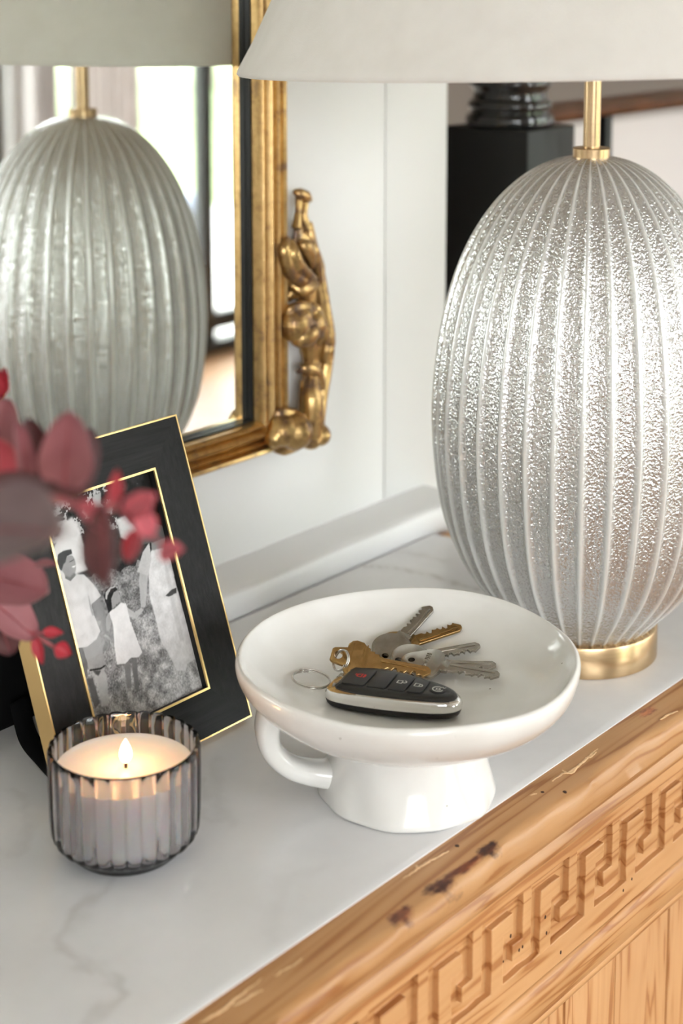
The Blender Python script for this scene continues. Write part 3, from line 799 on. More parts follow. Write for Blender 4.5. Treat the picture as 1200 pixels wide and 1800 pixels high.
def ornament():
    """carved acanthus scroll on the lower right corner, fused by remeshing"""
    parts = []
    def Q(x, y, d=0.806): return on_y(x, y, d)
    def blob(x, y, rx, ry, dep=0.806, ry3=.008, rot=0):
        c = Q(x, y, dep); V, F = lathe([(math.sin(math.pi * i / 10) if 0 < i < 10 else 0, -math.cos(math.pi * i / 10)) for i in range(11)], 16)
        s = 0.00067; q = 0.00046
        ca, sa = math.cos(rot), math.sin(rot)
        out = []
        for v in V:
            lx, lz = v.x * rx * s, v.z * ry * q
            out.append(c + Vector((lx * ca - lz * sa, v.y * ry3, lx * sa + lz * ca)))
        parts.append((out, F))
    def swp(pts, R, dep=None, flat=0.8):
        P = catmull([Q(p[0], p[1], p[2] if len(p) > 2 else 0.812) for p in pts], 6)
        n = len(P); m_ = len(R)
        RR = []
        for i in range(n):
            f = i / (n - 1) * (m_ - 1); a = min(int(f), m_ - 2); RR.append(R[a] + (R[a + 1] - R[a]) * (f - a))
        parts.append(tube(P, RR, 12, flat=flat, up=(0, 1, 0)))
    # backing spine and web, from the flared tip down to the corner
    swp([(530, 342, .826), (529, 375, .824), (527, 410, .823), (534, 440, .823), (543, 480, .823), (548, 530, .824), (552, 580, .824), (553, 630, .825), (548, 680, .825), (543, 730, .824), (538, 772, .823)], [.0075, .0060, .0075, .0150, .0180, .0140, .0200, .0130, .0130, .0130, .0140], flat=.42)
    swp([(543, 390, .823), (551, 440, .820), (560, 490, .819), (567, 540, .818), (573, 590, .818), (572, 640, .819), (564, 690, .818), (557, 740, .817), (556, 772, .818)], [.0025, .0045, .0060, .0065, .0075, .0060, .0060, .0065, .0080], flat=1.0)
    # flared tip
    swp([(515, 336, .823), (526, 340, .820), (538, 346, .821), (547, 352, .825)], [.0015, .0045, .0050, .0015])
    swp([(526, 345, .822), (524, 372, .820), (521, 402, .818)], [.004, .003, .005]); swp([(538, 350, .822), (535, 378, .820), (541, 405, .819)], [.003, .0028, .004])
    # upper leaf curling over the frame
    swp([(506, 420, .808), (500, 436, .804), (502, 455, .804), (512, 478, .805), (530, 493, .807), (558, 498, .812)], [.003, .0055, .0060, .0065, .0055, .0020])
    swp([(513, 424, .806), (517, 444, .801), (524, 466, .802), (540, 482, .806), (555, 490, .811)], [.003, .0055, .0062, .0050, .0020])
    swp([(524, 424, .808), (535, 432, .804), (545, 448, .806), (549, 470, .810)], [.003, .0060, .0055, .0025])
    swp([(540, 425, .812), (551, 440, .810), (557, 465, .812), (562, 495, .815)], [.003, .0050, .0045, .0025])
    swp([(512, 500, .812), (528, 510, .808), (543, 507, .808), (558, 499, .812)], [.002, .0050, .0050, .0020])
    swp([(510, 468, .812), (509, 490, .813), (514, 520, .815)], [.004, .005, .003])
    swp([(505, 528, .816), (512, 518, .814), (522, 520, .815)], [.003, .004, .003])
    # middle rolled leaf with two round lobes
    blob(517, 570, 20, 30, .806, .012); blob(536, 588, 21, 20, .802, .010, .3); blob(525, 556, 20, 18, .806, .010); blob(551, 570, 15, 26, .808, .010)
    swp([(502, 556, .809), (510, 545, .805), (528, 540, .804), (546, 545, .806), (560, 560, .809), (569, 582, .811), (572, 604, .813)], [.0025, .0045, .0050, .0045, .0045, .0045, .0025])
    swp([(530, 574, .800), (542, 566, .799), (556, 571, .803), (563, 588, .807), (560, 606, .811)], [.002, .0035, .0038, .0035, .002])
    swp([(545, 535, .810), (556, 545, .808), (566, 556, .811)], [.003, .005, .002])
    swp([(584, 586, .818), (581, 598, .816), (575, 616, .816), (571, 634, .817)], [.0012, .0050, .0060, .0040])
    # lower husk
    swp([(522, 655, .813), (535, 648, .808), (550, 650, .807), (562, 664, .809), (566, 684, .812)], [.002, .0045, .0052, .0045, .0025])
    swp([(547, 662, .811), (549, 700, .806), (549, 735, .806), (547, 768, .808)], [.0060, .0095, .0100, .0085])
    swp([(533, 668, .814), (534, 705, .812), (533, 735, .812)], [.003, .005, .003])
    # corner boss with its berries
    blob(497, 757, 20, 27, .804, .012); blob(518, 759, 21, 31, .801, .014, .15); blob(481, 770, 11, 17, .805, .008); blob(559, 764, 14, 20, .811, .011); blob(545, 772, 13, 18, .811, .010); blob(488, 741, 10, 12, .806, .007)
    swp([(476, 738, .811), (490, 727, .806), (510, 727, .805), (528, 736, .807), (537, 752, .810)], [.0025, .0045, .0045, .0042, .002])
    swp([(478, 786, .812), (500, 790, .810), (525, 785, .811)], [.003, .005, .003])
    o = build('carved_ornament', *join(*parts), M['gilt_worn'], mirror, 0)
    fix_normals(o)
    md = o.modifiers.new('fuse', 'REMESH'); md.mode = 'VOXEL'; md.voxel_size = 0.0007; md.use_smooth_shade = True
    sm = o.modifiers.new('soften', 'SMOOTH'); sm.factor = 0.5; sm.iterations = 2
ornament()

# ================================================================== PICTURE FRAME
TH = math.radians(19)
FO = Vector((0.569, 0.6685, 0.0042)); FE = Vector((1, 0, 0)); FT = Vector((0, math.sin(TH), math.cos(TH))); FN = FE.cross(FT)   # FN points to the viewer side
W_, H_ = 0.1500, 0.1970
IU0, IU1, IV0, IV1 = 0.0300, 0.1202, 0.0285, 0.1675
def fl(u, v, n=0.0): return FO + FE * u + FT * v + FN * n
frame = thing('picture_frame', (0.644, 0.675, 0), 'black wooden picture frame with thin gold edges leaning behind the candle', 'picture frame')
TK = 0.0135
def fbox(u0, u1, v0, v1, n0, n1, bev=0.0):
    V, F = box(u0, u1, v0, v1, n0, n1, bev)
    return [fl(v.x, v.y, v.z) for v in V], F
def fbar(quad, n0, n1):
    V = [fl(u, v, n) for n in (n0, n1) for (u, v) in quad]
    return V, [(3, 2, 1, 0), (4, 5, 6, 7), (0, 1, 5, 4), (1, 2, 6, 5), (2, 3, 7, 6), (3, 0, 4, 7)]
e = 0.0010
o_ = (e, e, W_ - e, H_ - e); i_ = (IU0 + .0001, IV0 + .0001, IU1 - .0001, IV1 - .0001)
for nm, quad, mt in (('b', [(o_[0], o_[1]), (o_[2], o_[1]), (i_[2], i_[1]), (i_[0], i_[1])], 'ebony_h'), ('t', [(i_[0], i_[3]), (i_[2], i_[3]), (o_[2], o_[3]), (o_[0], o_[3])], 'ebony_h'), ('l', [(o_[0], o_[1]), (i_[0], i_[1]), (i_[0], i_[3]), (o_[0], o_[3])], 'ebony'), ('r', [(i_[2], i_[1]), (o_[2], o_[1]), (o_[2], o_[3]), (i_[2], i_[3])], 'ebony')):
    q = build('frame_side', *fbar(quad, -TK + .002, -.0004), M[mt], frame, 0); fix_normals(q)
def ring(u0, v0, u1, v1, w, n0, n1):
    return join(fbar([(u0, v0), (u1, v0), (u1 - w, v0 + w), (u0 + w, v0 + w)], n0, n1), fbar([(u0 + w, v1 - w), (u1 - w, v1 - w), (u1, v1), (u0, v1)], n0, n1),
                fbar([(u0, v0), (u0 + w, v0 + w), (u0 + w, v1 - w), (u0, v1)], n0, n1), fbar([(u1 - w, v0 + w), (u1, v0), (u1, v1), (u1 - w, v1 - w)], n0, n1))
q = build('gold_side_band', *ring(0, 0, W_, H_, e, -TK, 0), M['gold_edge'], frame, 0); fix_normals(q)
q = build('gold_inner_bead', *ring(IU0 - .0011, IV0 - .0011, IU1 + .0011, IV1 + .0011, .0014, -.0008, .0005), M['gold_edge'], frame, 0); fix_normals(q)
build('backing_board', *fbox(.002, W_ - .002, .002, H_ - .002, -TK, -TK + .0016), M['black_velvet'], frame, 0)
build('picture_glass', *fbox(IU0 + .0003, IU1 - .0003, IV0 + .0003, IV1 - .0003, -.0046, -.0036), M['photo_glass'], frame, 0)
# easel leg and its ribbon
ft = [(0.6, .7, .0)]
lt = fl(.075, .150, -TK - .0008); 
def quad_slab(a, b, c, d, nrm, t):
    P = [a, b, c, d]; V = P + [p + nrm * t for p in P]
    return V, [(3, 2, 1, 0), (4, 5, 6, 7), (0, 1, 5, 4), (1, 2, 6, 5), (2, 3, 7, 6), (3, 0, 4, 7)]
a_ = fl(.055, .165, -TK - .0008); b_ = fl(.105, .165, -TK - .0008)
c_ = Vector((0.664, 0.7815, 0.0004)); d_ = Vector((0.578, 0.7815, 0.0004))
nn_ = (b_ - a_).cross(d_ - a_).normalized()
q = build('easel_leg', *quad_slab(a_, b_, c_, d_, -nn_ if nn_.y < 0 else nn_, .0022), M['black_velvet'], frame, 0); fix_normals(q)
rb = catmull([fl(.022, .006, -TK - .0005), Vector((.592, .700, .0035)), Vector((.602, .728, .002)), Vector((.609, .752, .006)), Vector((.614, .766, .024))], 8)
V, F = [], []
for p in rb: V += [p + Vector((-.009, 0, 0)), p + Vector((.007, .003, .0))]
for i in range(len(rb) - 1): F.append((2 * i, 2 * i + 1, 2 * i + 3, 2 * i + 2))
q = build('easel_ribbon', V, F, M['black_velvet'], frame, 60)
md = q.modifiers.new('thickness', 'SOLIDIFY'); md.thickness = .0006
# black and white family print, painted as a colour attribute on a fine grid
def fuv(cx, cy):
    d = ray(60 + cx / 3.75, 820 + cy / 3.75); o = fl(0, 0, -.0052)
    k = (o - CP).dot(FN) / d.dot(FN); p = CP + d * k - o
    return p.dot(FE), p.dot(FT)
def inside(poly, GX, GY):
    r = np.zeros(GX.shape, bool); n = len(poly)
    for i in range(n):
        (x1, y1), (x2, y2) = poly[i], poly[(i + 1) % n]
        c = ((y1 > GY) != (y2 > GY)) & (GX < (x2 - x1) * (GY - y1) / (y2 - y1 + 1e-15) + x1)
        r ^= c
    return r
def vnoise(shape, cells):
    a = rng.random((cells[0] + 2, cells[1] + 2))
    x = np.linspace(0, cells[0], shape[0]); y = np.linspace(0, cells[1], shape[1])
    i = np.minimum(x.astype(int), cells[0]); j = np.minimum(y.astype(int), cells[1]); fx = (x - i)[:, None]; fy = (y - j)[None, :]
    fx = fx * fx * (3 - 2 * fx); fy = fy * fy * (3 - 2 * fy)
    A = a[i][:, j]; B = a[i + 1][:, j]; Cc = a[i][:, j + 1]; D = a[i + 1][:, j + 1]
    return A * (1 - fx) * (1 - fy) + B * fx * (1 - fy) + Cc * (1 - fx) * fy + D * fx * fy
def print_photo():
    nu, nv = 270, 416
    U = np.linspace(IU0 - .001, IU1 + .001, nu); Vv = np.linspace(IV0 - .001, IV1 + .001, nv)
    GU, GV = np.meshgrid(U, Vv, indexing='ij')
    h = (GV - IV0) / (IV1 - IV0); w = (GU - IU0) / (IU1 - IU0)
    fine = vnoise(GU.shape, (90, 140)); mid = vnoise(GU.shape, (24, 36)); big = vnoise(GU.shape, (6, 9)); grain = vnoise(GU.shape, (180, 280))
    img = 0.50 + 0.16 * (0.5 - h) + .26 * (mid - .5) + .22 * (fine - .5) + .16 * (grain - .5)          # field of grass
    path = np.clip((0.34 - h + .25 * w) * 4, 0, 1) * np.clip(w * 1.5, 0, 1); img = img + .16 * path * (.4 + mid)
    top = h > 0.66 - .05 * w + .04 * (mid - .5)
    img = np.where(top, .10 + .22 * big * mid + .1 * fine, img)
    img = np.where((h > .80) & (w < .62) & (mid + .5 * fine > .86), .62 + .2 * fine, img)
    img = np.where((w > .80) & (h > .3), img * (1 - np.clip((w - .80) * 4.0, 0, .75)), img)
    def soft(poly, val, blur=1, tex=.06):
        nonlocal img
        m = inside([fuv(*p) for p in poly], GU, GV).astype(float)
        for _ in range(blur):
            m = (m + np.roll(m, 1, 0) + np.roll(m, -1, 0) + np.roll(m, 1, 1) + np.roll(m, -1, 1)) / 5
        v = val + tex * (mid - .5) + tex * .6 * (fine - .5)
        img = img * (1 - m) + v * m
    soft([(120, 560), (185, 380), (250, 330), (300, 420), (330, 520), (335, 640), (355, 680), (300, 700), (200, 760), (150, 700)], .84, 6)
    soft([(540, 350), (600, 320), (670, 400), (690, 430), (640, 500), (570, 470)], .82, 5)
    soft([(380, 200), (440, 165), (440, 260), (400, 280)], .70, 3)
    # man
    soft([(288, 1190), (330, 1190), (352, 1290), (350, 1400), (332, 1385)], .40, 2)
    soft([(345, 1395), (388, 1395), (432, 1560), (400, 1600), (370, 1500)], .34, 2)
    soft([(378, 1340), (462, 1328), (486, 1440), (490, 1575), (448, 1585), (420, 1460)], .70, 2)
    soft([(385, 1345), (440, 1345), (425, 1380), (405, 1370)], .30, 2)
    soft([(318, 1190), (410, 1140), (432, 1095), (470, 1308), (440, 1332), (365, 1346), (340, 1260)], .60, 1)
    soft([(365, 1338), (440, 1326), (470, 1305), (470, 1314), (440, 1338), (365, 1349)], .12, 1)
    soft([(378, 900), (428, 868), (468, 955), (492, 1060), (486, 1110), (458, 1105), (440, 1020), (400, 955)], .50, 1)
    soft([(165, 742), (205, 738), (238, 752), (282, 708), (330, 712), (385, 768), (442, 852), (378, 908), (388, 965), (436, 1085), (412, 1138), (350, 1188), (284, 1198)], .82, 1, .10)
    soft([(355, 830), (372, 905), (392, 985), (382, 985), (364, 905)], .55, 2)
    soft([(200, 700), (258, 690), (276, 712), (240, 755), (205, 738)], .42, 1)
    soft([(178, 640), (192, 600), (248, 585), (263, 602), (272, 640), (276, 672), (272, 694), (255, 706), (238, 730), (212, 722), (185, 690)], .56, 1)
    soft([(153, 630), (158, 580), (195, 555), (245, 546), (250, 574), (214, 592), (206, 632), (192, 640), (182, 690), (165, 668)], .07, 1)
    soft([(248, 660), (272, 650), (270, 662), (252, 668)], .88, 0); soft([(232, 625), (262, 612), (262, 619), (234, 632)], .15, 0)
    # girl
    soft([(592, 1300), (626, 1268), (642, 1420), (640, 1460), (612, 1460)], .52, 1)
    soft([(640, 1262), (674, 1258), (690, 1440), (692, 1480), (664, 1470)], .48, 1)
    soft([(495, 955), (472, 1000), (476, 1080), (494, 1090), (508, 1040), (515, 980)], .62, 1)
    soft([(598, 918), (660, 960), (708, 930), (722, 946), (672, 1006), (618, 985)], .74, 1)
    soft([(494, 958), (530, 936), (572, 898), (604, 902), (628, 1000), (660, 1090), (712, 1226), (690, 1256), (640, 1260), (600, 1300), (546, 1306), (528, 1180), (522, 1060)], .92, 1)
    soft([(512, 830), (548, 818), (566, 852), (572, 890), (545, 902), (520, 936), (508, 900)], .62, 1)
    soft([(458, 850), (478, 806), (520, 784), (552, 810), (522, 832), (508, 872), (512, 940), (490, 968), (478, 920)], .13, 1)
    soft([(470, 830), (500, 795), (530, 786), (532, 796), (506, 808), (484, 850), (480, 880), (470, 870)], .75, 1)
    # woman in a long dress
    soft([(700, 640), (752, 640), (748, 760), (734, 925), (704, 930), (690, 760)], .72, 1)
    soft([(770, 480), (865, 465), (860, 545), (775, 570)], .55, 1)
    soft([(770, 555), (855, 535), (902, 620), (932, 760), (986, 960), (1040, 1150), (1062, 1270), (1012, 1300), (1000, 1346), (940, 1346), (890, 1240), (838, 1160), (800, 1000), (758, 850), (752, 640)], .88, 2, .10)
    soft([(850, 600), (890, 700), (930, 900), (990, 1150), (960, 1150), (900, 900)], .80, 5)
    soft([(715, 565), (758, 500), (772, 600), (752, 722), (678, 696)], .78, 1)
    soft([(690, 400), (760, 360), (850, 390), (865, 470), (780, 500), (705, 520)], .35, 2)
    soft([(866, 852), (905, 812), (936, 800), (938, 832), (890, 858)], .28, 1)
    img = np.clip(img, .02, .95)
    V = [fl(u, v, -.0052) for u in U for v in Vv]
    F = [(i * nv + j, (i + 1) * nv + j, (i + 1) * nv + j + 1, i * nv + j + 1) for i in range(nu - 1) for j in range(nv - 1)]
    m, N, L, b = new_mat('black_and_white_print')
    at = N.new('ShaderNodeAttribute'); at.attribute_name = 'tone'; L.new(at.outputs['Color'], b.inputs['Base Color']); b.inputs['Roughness'].default_value = 0.6; b.inputs['Specular IOR Level'].default_value = 0.12
    o = build('photo_print', V, F, m, frame, 0)
    lin_ = 0.80 * img.reshape(-1) ** 2.1
    a = o.data.color_attributes.new('tone', 'FLOAT_COLOR', 'POINT')
    c4 = np.ones((len(V), 4), dtype=np.float32); c4[:, 0] = lin_; c4[:, 1] = lin_; c4[:, 2] = lin_ * 1.01
    a.data.foreach_set('color', c4.reshape(-1))
    o['label'] = 'black and white photograph of a family holding hands outdoors'
print_photo()

# ================================================================== CANDLE
CX, CY = 0.5635, 0.6180
candle = thing('jar_candle', (CX, CY, 0), 'lit white candle in a fluted smoke grey glass jar', 'candle')
NF = 30
def flute(t, z, r):
    if r < .0335 or z < .006: return r, 0
    q = abs(math.cos(NF * t / 2)); a = 1 - q ** 3
    return r - .0014 + .0022 * (1 - (1 - abs(math.sin(NF * t / 2))) ** 1.6), 0
def flute_in(t, z, r):
    return r, 0
RZ = 0.0605
outer = [(0, 0.0002), (.026, 0.0), (.0285, .0004), (.0300, .0018), (.0306, .0035), (.0330, .0055), (.0362, .0080), (.0385, .0110), (.0396, .0150), (.0400, .022), (.0402, .032), (.0403, .043), (.0403, .053), (.0402, .0590), (.0397, RZ)]
inner = [(.0385, RZ), (.0378, .0592), (.0376, .053), (.0375, .03), (.0373, .017), (.0362, .0125), (.034, .0098), (.029, .0082), (0, .0080)]
def flu2(t, z, r):
    if r > .0388 or (r > .0335 and z < .012): return flute(t, z, r)
    return r, 0
jar = build('glass_jar', *lathe(outer + inner, NF * 10, (CX, CY, 0), flu2), M['smoke_glass'], candle, 60); fix_normals(jar)
WZ = 0.0475
wx = build('wax', *lathe([(0, .0084), (.0285, .0086), (.0335, .0102), (.0358, .0130), (.0369, .0172), (.0371, .03), (.0371, WZ + .0012), (.0362, WZ + .0005), (.034, WZ), (.02, WZ - .0004), (.006, WZ - .0006), (0, WZ - .0006)], 96, (CX, CY, 0)), M['wax'], candle, 60)
fx, fy = CX + .0005, CY - .0005
build('wick', *tube(catmull([(fx, fy, WZ - .003), (fx, fy, WZ + .004), (fx + .0004, fy - .0006, WZ + .0065), (fx - .0006, fy + .0004, WZ + .0085)], 4), .0009, 8), M['wick'], candle, 50)
fl_prof = [(0, .0022), (.0014, .0027), (.0029, .0045), (.0036, .0066), (.0033, .0090), (.0024, .0118), (.0011, .0144), (0, .0162)]
build('flame', *lathe(fl_prof, 20, (fx, fy, WZ)), M['flame'], candle, 80)
pl = bpy.data.lights.new('candle_glow', 'POINT'); pl.energy = 0.022; pl.color = (1.0, 0.42, 0.14); pl.shadow_soft_size = 0.0045
po = bpy.data.objects.new('candle_glow', pl); po.parent = candle; po.location = (fx - CX, fy - CY, WZ + .016); COL.objects.link(po)

# ================================================================== PEDESTAL BOWL
BX, BY, BZR, BR = 0.7145, 0.5415, 0.0835, 0.0990
bowl = thing('pedestal_bowl', (BX, BY, 0), 'white glazed footed bowl with a side handle holding keys', 'bowl')
inner_p = [(0, .0520), (.015, .0521), (.030, .0527), (.045, .0542), (.058, .0567), (.070, .0606), (.080, .0660), (.088, .0724), (.0925, .0780), (.0948, BZR - .0018)]
def z_in(r):
    for (a, za), (b, zb) in zip(inner_p[:-1], inner_p[1:]):
        if a <= r <= b: return za + (zb - za) * (r - a) / (b - a)
    return BZR
outer_p = [(.0965, BZR), (.0984, BZR - .0012), (.0990, BZR - .0040), (.0984, .0755), (.0962, .0700), (.0915, .0638), (.0850, .0576), (.0770, .0522), (.0680, .0478), (.0580, .0446), (.0500, .0424), (.0452, .0400), (.0440, .0370), (.0444, .0310), (.0462, .0210), (.0486, .0120), (.0506, .0055), (.0516, .0020), (.0512, .0003), (.0500, 0.0), (.0470, 0.0), (.0455, .0015), (.0430, .012), (.0405, .026), (.0380, .0360), (.02, .0405), (0, .0410)]
def wob2(t, z, r):
    k = r / .1
    ft_ = max(0.0, 1 - z / .036) * (1 if r > .044 else 0)
    r = r * (1 + ft_ * (.012 * math.sin(6 * t + 1) * math.sin(z * 120 + t) + .008 * math.sin(11 * t + z * 60)))
    return r * 1.012 * (1 + .008 * math.sin(2 * t + .6) + .005 * math.sin(3 * t + 2.0) + .0028 * math.sin(7 * t + z * 90)), k * (.0011 * math.sin(2 * t + 1.0) + .0006 * math.sin(5 * t))
bp = catmull([(a, b, 0) for a, b in inner_p], 3)[:-1] + catmull([(a, b, 0) for a, b in [inner_p[-1]] + outer_p], 3)
bprof = [(p.x if p.x > 1e-5 else 0, p.y) for p in bp]; bprof[0] = (0, .0520); bprof[-1] = (0, .0410)
ob = build('bowl_body', *lathe(bprof, 160, (BX, BY, 0), wob2), M['ceramic'], bowl, 70); fix_normals(ob)
# strap handle, from under the rim down to the foot
ha = (-RV * 0.97 - HV * 0.22).normalized()
lat = Vector((-ha.y, ha.x, 0))
HP = [(.0800, .0560), (.0825, .0460), (.0815, .0360), (.0775, .0285), (.0700, .0215), (.0600, .0170), (.0500, .0145), (.0440, .0140)]
P = catmull([Vector((BX, BY, z)) + ha * r for r, z in HP], 6)
RR = [.0085 + .0025 * abs(1 - 2 * i / (len(P) - 1)) ** 2 for i in range(len(P))]
V, F = tube(P, RR, 20, flat=0.50, up=None)
# orient the strap so that its width runs sideways
Vv = []; n_ = 20
for i, p in enumerate(P):
    t = (P[min(i + 1, len(P) - 1)] - P[max(i - 1, 0)]).normalized(); b = t.cross(lat).normalized()
    for k in range(n_):
        q = 2 * math.pi * k / n_; c, s = math.cos(q), math.sin(q)
        c = math.copysign(abs(c) ** .7, c); s = math.copysign(abs(s) ** .7, s)
        Vv.append(p + lat * (RR[i] * c) + b * (RR[i] * .72 * s))
hd = build('handle', Vv, F, M['ceramic'], bowl, 70); fix_normals(hd)

# ================================================================== KEY FOB
def bowl_pt(x, y, lift=0.0):
    """point where the photo ray meets the bowl's inside, raised by lift"""
    d = ray(x, y); t = .6
    while t < 1.4:
        p = CP + d * t
        if p.z <= z_in(math.hypot(p.x - BX, p.y - BY)) + lift: return p
        t += .0004
    return p
fz = 0.0545                                         # underside height
A_ = on_z(587, 1194, fz + .0085); B_ = on_z(808, 1232, fz + .0085)
fob = thing('car_key_fob', ((A_.x + B_.x) / 2, (A_.y + B_.y) / 2, fz), 'black car key fob with chrome trim lying in the bowl', 'key fob')
fax = (B_ - A_); fax.z = 0; FLEN = fax.length; fax.normalize(); fay = Vector((-fax.y, fax.x, 0)); faz = Vector((0, 0, 1))
if fay.x * RV.x + fay.y * RV.y > 0 and False: fay = -fay
half = [(0.0, 0.0), (0.000, .0105), (.0022, .0156), (.008, .0184), (.020, .0190), (.036, .0180), (.050, .0160), (.062, .0133), (.071, .0103), (.0765, .0068), (.079, .0030)]
sc_ = FLEN / .079
def outline(inset=0.0, n=5):
    pts = [(x * sc_, w) for x, w in half[1:]]
    loop = pts + [(.0795 * sc_, 0)] + [(x, -w) for x, w in reversed(pts)]
    P = catmull([(x, y, 0) for x, y in loop], n, closed=True)
    cx = .036 * sc_
    out = []
    m_ = len(P)
    for i, p in enumerate(P):
        t = (P[(i + 1) % m_] - P[i - 1]); nrm = Vector((t.y, -t.x, 0)).normalized()
        if nrm.dot(p - Vector((cx, 0, 0))) > 0: nrm = -nrm
        k_ = 1 + 1.5 * max(0.0, 1 - p.x / (.022 * sc_)) if inset > .0015 else 1.0
        out.append(p + nrm * (inset * k_))
    return out
def loft(levels, cap0=True, cap1=True, base=None):
    """levels: list of (inset, height); stacked copies of the fob outline"""
    V, F = [], []; m_ = None
    for ins, z in levels:
        P = outline(ins); m_ = len(P)
        for p in P: V.append(A_.xy.to_3d() + Vector((0, 0, fz)) + fax * p.x + fay * p.y + faz * (z + 0.0012 * (1 - ((p.x / sc_ - .04) / .04) ** 2) * (1 if z > .008 else 0)))
    for k in range(len(levels) - 1):
        for i in range(m_):
            j = (i + 1) % m_; F.append((k * m_ + i, k * m_ + j, (k + 1) * m_ + j, (k + 1) * m_ + i))
    if cap0: F.append(tuple(range(m_ - 1, -1, -1)))
    if cap1: F.append(tuple((len(levels) - 1) * m_ + i for i in range(m_)))
    return V, F
q = build('lower_shell', *loft([(.0014, 0), (.0008, .0006), (.0002, .0020), (-.0003, .0036), (.0004, .0041)]), M['fob_black'], fob, 40); fix_normals(q)
q = build('chrome_trim', *loft([(.0004, .0040), (-.0006, .0042), (-.0007, .0066), (.0006, .0088), (.0028, .0096)]), M['chrome'], fob, 40); fix_normals(q)
q = build('top_cover', *loft([(.0024, .0086), (.0022, .0100), (.0030, .0112), (.0044, .0117), (.0066, .0119)]), M['fob_black'], fob, 40); fix_normals(q)
def fpt(s, w, z): return A_.xy.to_3d() + Vector((0, 0, fz)) + fax * (s * sc_) + fay * w + faz * (z + 0.0012 * (1 - ((s - .04) / .04) ** 2))
def fprism(poly, z0, h, bev=0.0):
    V, F = prism([(p[0] * sc_, p[1]) for p in poly], Vector((0, 0, 0)), Vector((1, 0, 0)), Vector((0, 1, 0)), Vector((0, 0, 1)), h, bev)
    return [fpt(v.x / sc_, v.y, z0 + v.z) for v in V], F
def ribbon(pts, w, closed=False):
    P = [Vector((p[0], p[1], 0)) for p in pts]; V, F = [], []; m_ = len(P)
    for i, p in enumerate(P):
        t = (P[(i + 1) % m_] - P[i - 1]) if closed else (P[min(i + 1, m_ - 1)] - P[max(i - 1, 0)])
        t.normalize(); n_ = Vector((-t.y, t.x, 0)) * (w / 2)
        for s_ in (-1, 1): V.append(fpt((p + n_ * s_).x, (p + n_ * s_).y, ICZ))
    for i in range(m_ if closed else m_ - 1):
        j = (i + 1) % m_; F.append((2 * i, 2 * i + 1, 2 * j + 1, 2 * j))
    return V, F
ICZ = .0127
def rrect(s0, s1, w0a, w0b, n=3):
    """rounded quad: at s0 spans w0a, at s1 spans w0b"""
    return [(s0, -w0a * .8), (s0, w0a * .8), (s0 + .0008, w0a), (s1 - .0008, w0b), (s1, w0b * .85), (s1, -w0b * .85), (s1 - .0008, -w0b), (s0 + .0008, -w0a)]
btn = []
for (s0, s1, wa, wb) in ((.0085, .0235, .0110, .0118), (.0245, .0365, .0118, .0112), (.0375, .0480, .0111, .0100), (.0490, .0580, .0098, .0085)):
    b_o = build('button', *fprism(rrect(s0, s1, wa, wb), .0116, .0009, .0003), M['fob_rubber'], fob, 40); btn.append(b_o)
circ = [(.0655 + .0046 / sc_ * math.cos(a), .0046 * math.sin(a)) for a in [2 * math.pi * i / 28 for i in range(28)]]
rb_o = build('button', *fprism(circ, .0116, .0009, .0003), M['fob_rubber'], fob, 40); btn.append(rb_o)
def icon(parts, mat, par, label):
    V, F = join(*parts); o = build('button_icon', V, F, mat, par, 0); fix_normals(o)
    md = o.modifiers.new('ink', 'SOLIDIFY'); md.thickness = .00008
    o['label'] = label
arc = lambda c, r, a0, a1, n=12: [(c[0] + r / sc_ * math.cos(math.radians(a0 + (a1 - a0) * i / n)), c[1] + r * math.sin(math.radians(a0 + (a1 - a0) * i / n))) for i in range(n + 1)]
hc = (.0165, .0005)
icon([ribbon([(hc[0] - .0016, hc[1] + .0012), (hc[0] + .0012, hc[1] + .0022), (hc[0] + .0012, hc[1] - .0022), (hc[0] - .0016, hc[1] - .0012)], .0010, True), ribbon(arc(hc, .0034, -40, 40), .0006), ribbon(arc(hc, .0027, -35, 35), .0006), ribbon([(hc[0] - .0016, hc[1] + .0008), (hc[0] - .0030, hc[1] + .0018), (hc[0] - .0026, hc[1])], .0007)], M['print_red'], btn[0], 'red panic alarm symbol')
def padlock(c, open_):
    r = [ribbon([(c[0] - .0022, c[1] - .0018), (c[0] + .0006, c[1] - .0018), (c[0] + .0006, c[1] + .0018), (c[0] - .0022, c[1] + .0018)], .0006, True)]
    cc = (c[0] + .0012, c[1] + (.0012 if open_ else 0))
    r.append(ribbon(arc((c[0] + .0010 + (.0006 if open_ else 0), c[1] + (.0008 if open_ else 0)), .0014, -88, 88), .0006))
    if open_: r.append(ribbon([(c[0] + .0006, c[1] - .0006), (c[0] + .0016, c[1] - .0006)], .0006))
    return r
icon(padlock((.0428, 0), True), M['print_white'], btn[2], 'pale open padlock symbol')
icon(padlock((.0535, 0), False), M['print_white'], btn[3], 'pale closed padlock symbol')
rc = (.0655, 0)
icon([ribbon(arc(rc, .0030, 60, 350, 20), .0006), ribbon([(rc[0] - .0008, rc[1] - .0012), (rc[0] - .0008, rc[1] + .0012)], .0006), ribbon(arc((rc[0] + .0002, rc[1]), .0011, -100, 100), .0006), ribbon([(rc[0] + .0018, rc[1] + .0034), (rc[0] + .0030, rc[1] + .0022), (rc[0] + .0038, rc[1] + .0036)], .0006)], M['print_white'], btn[4], 'pale circular arrow remote start symbol')

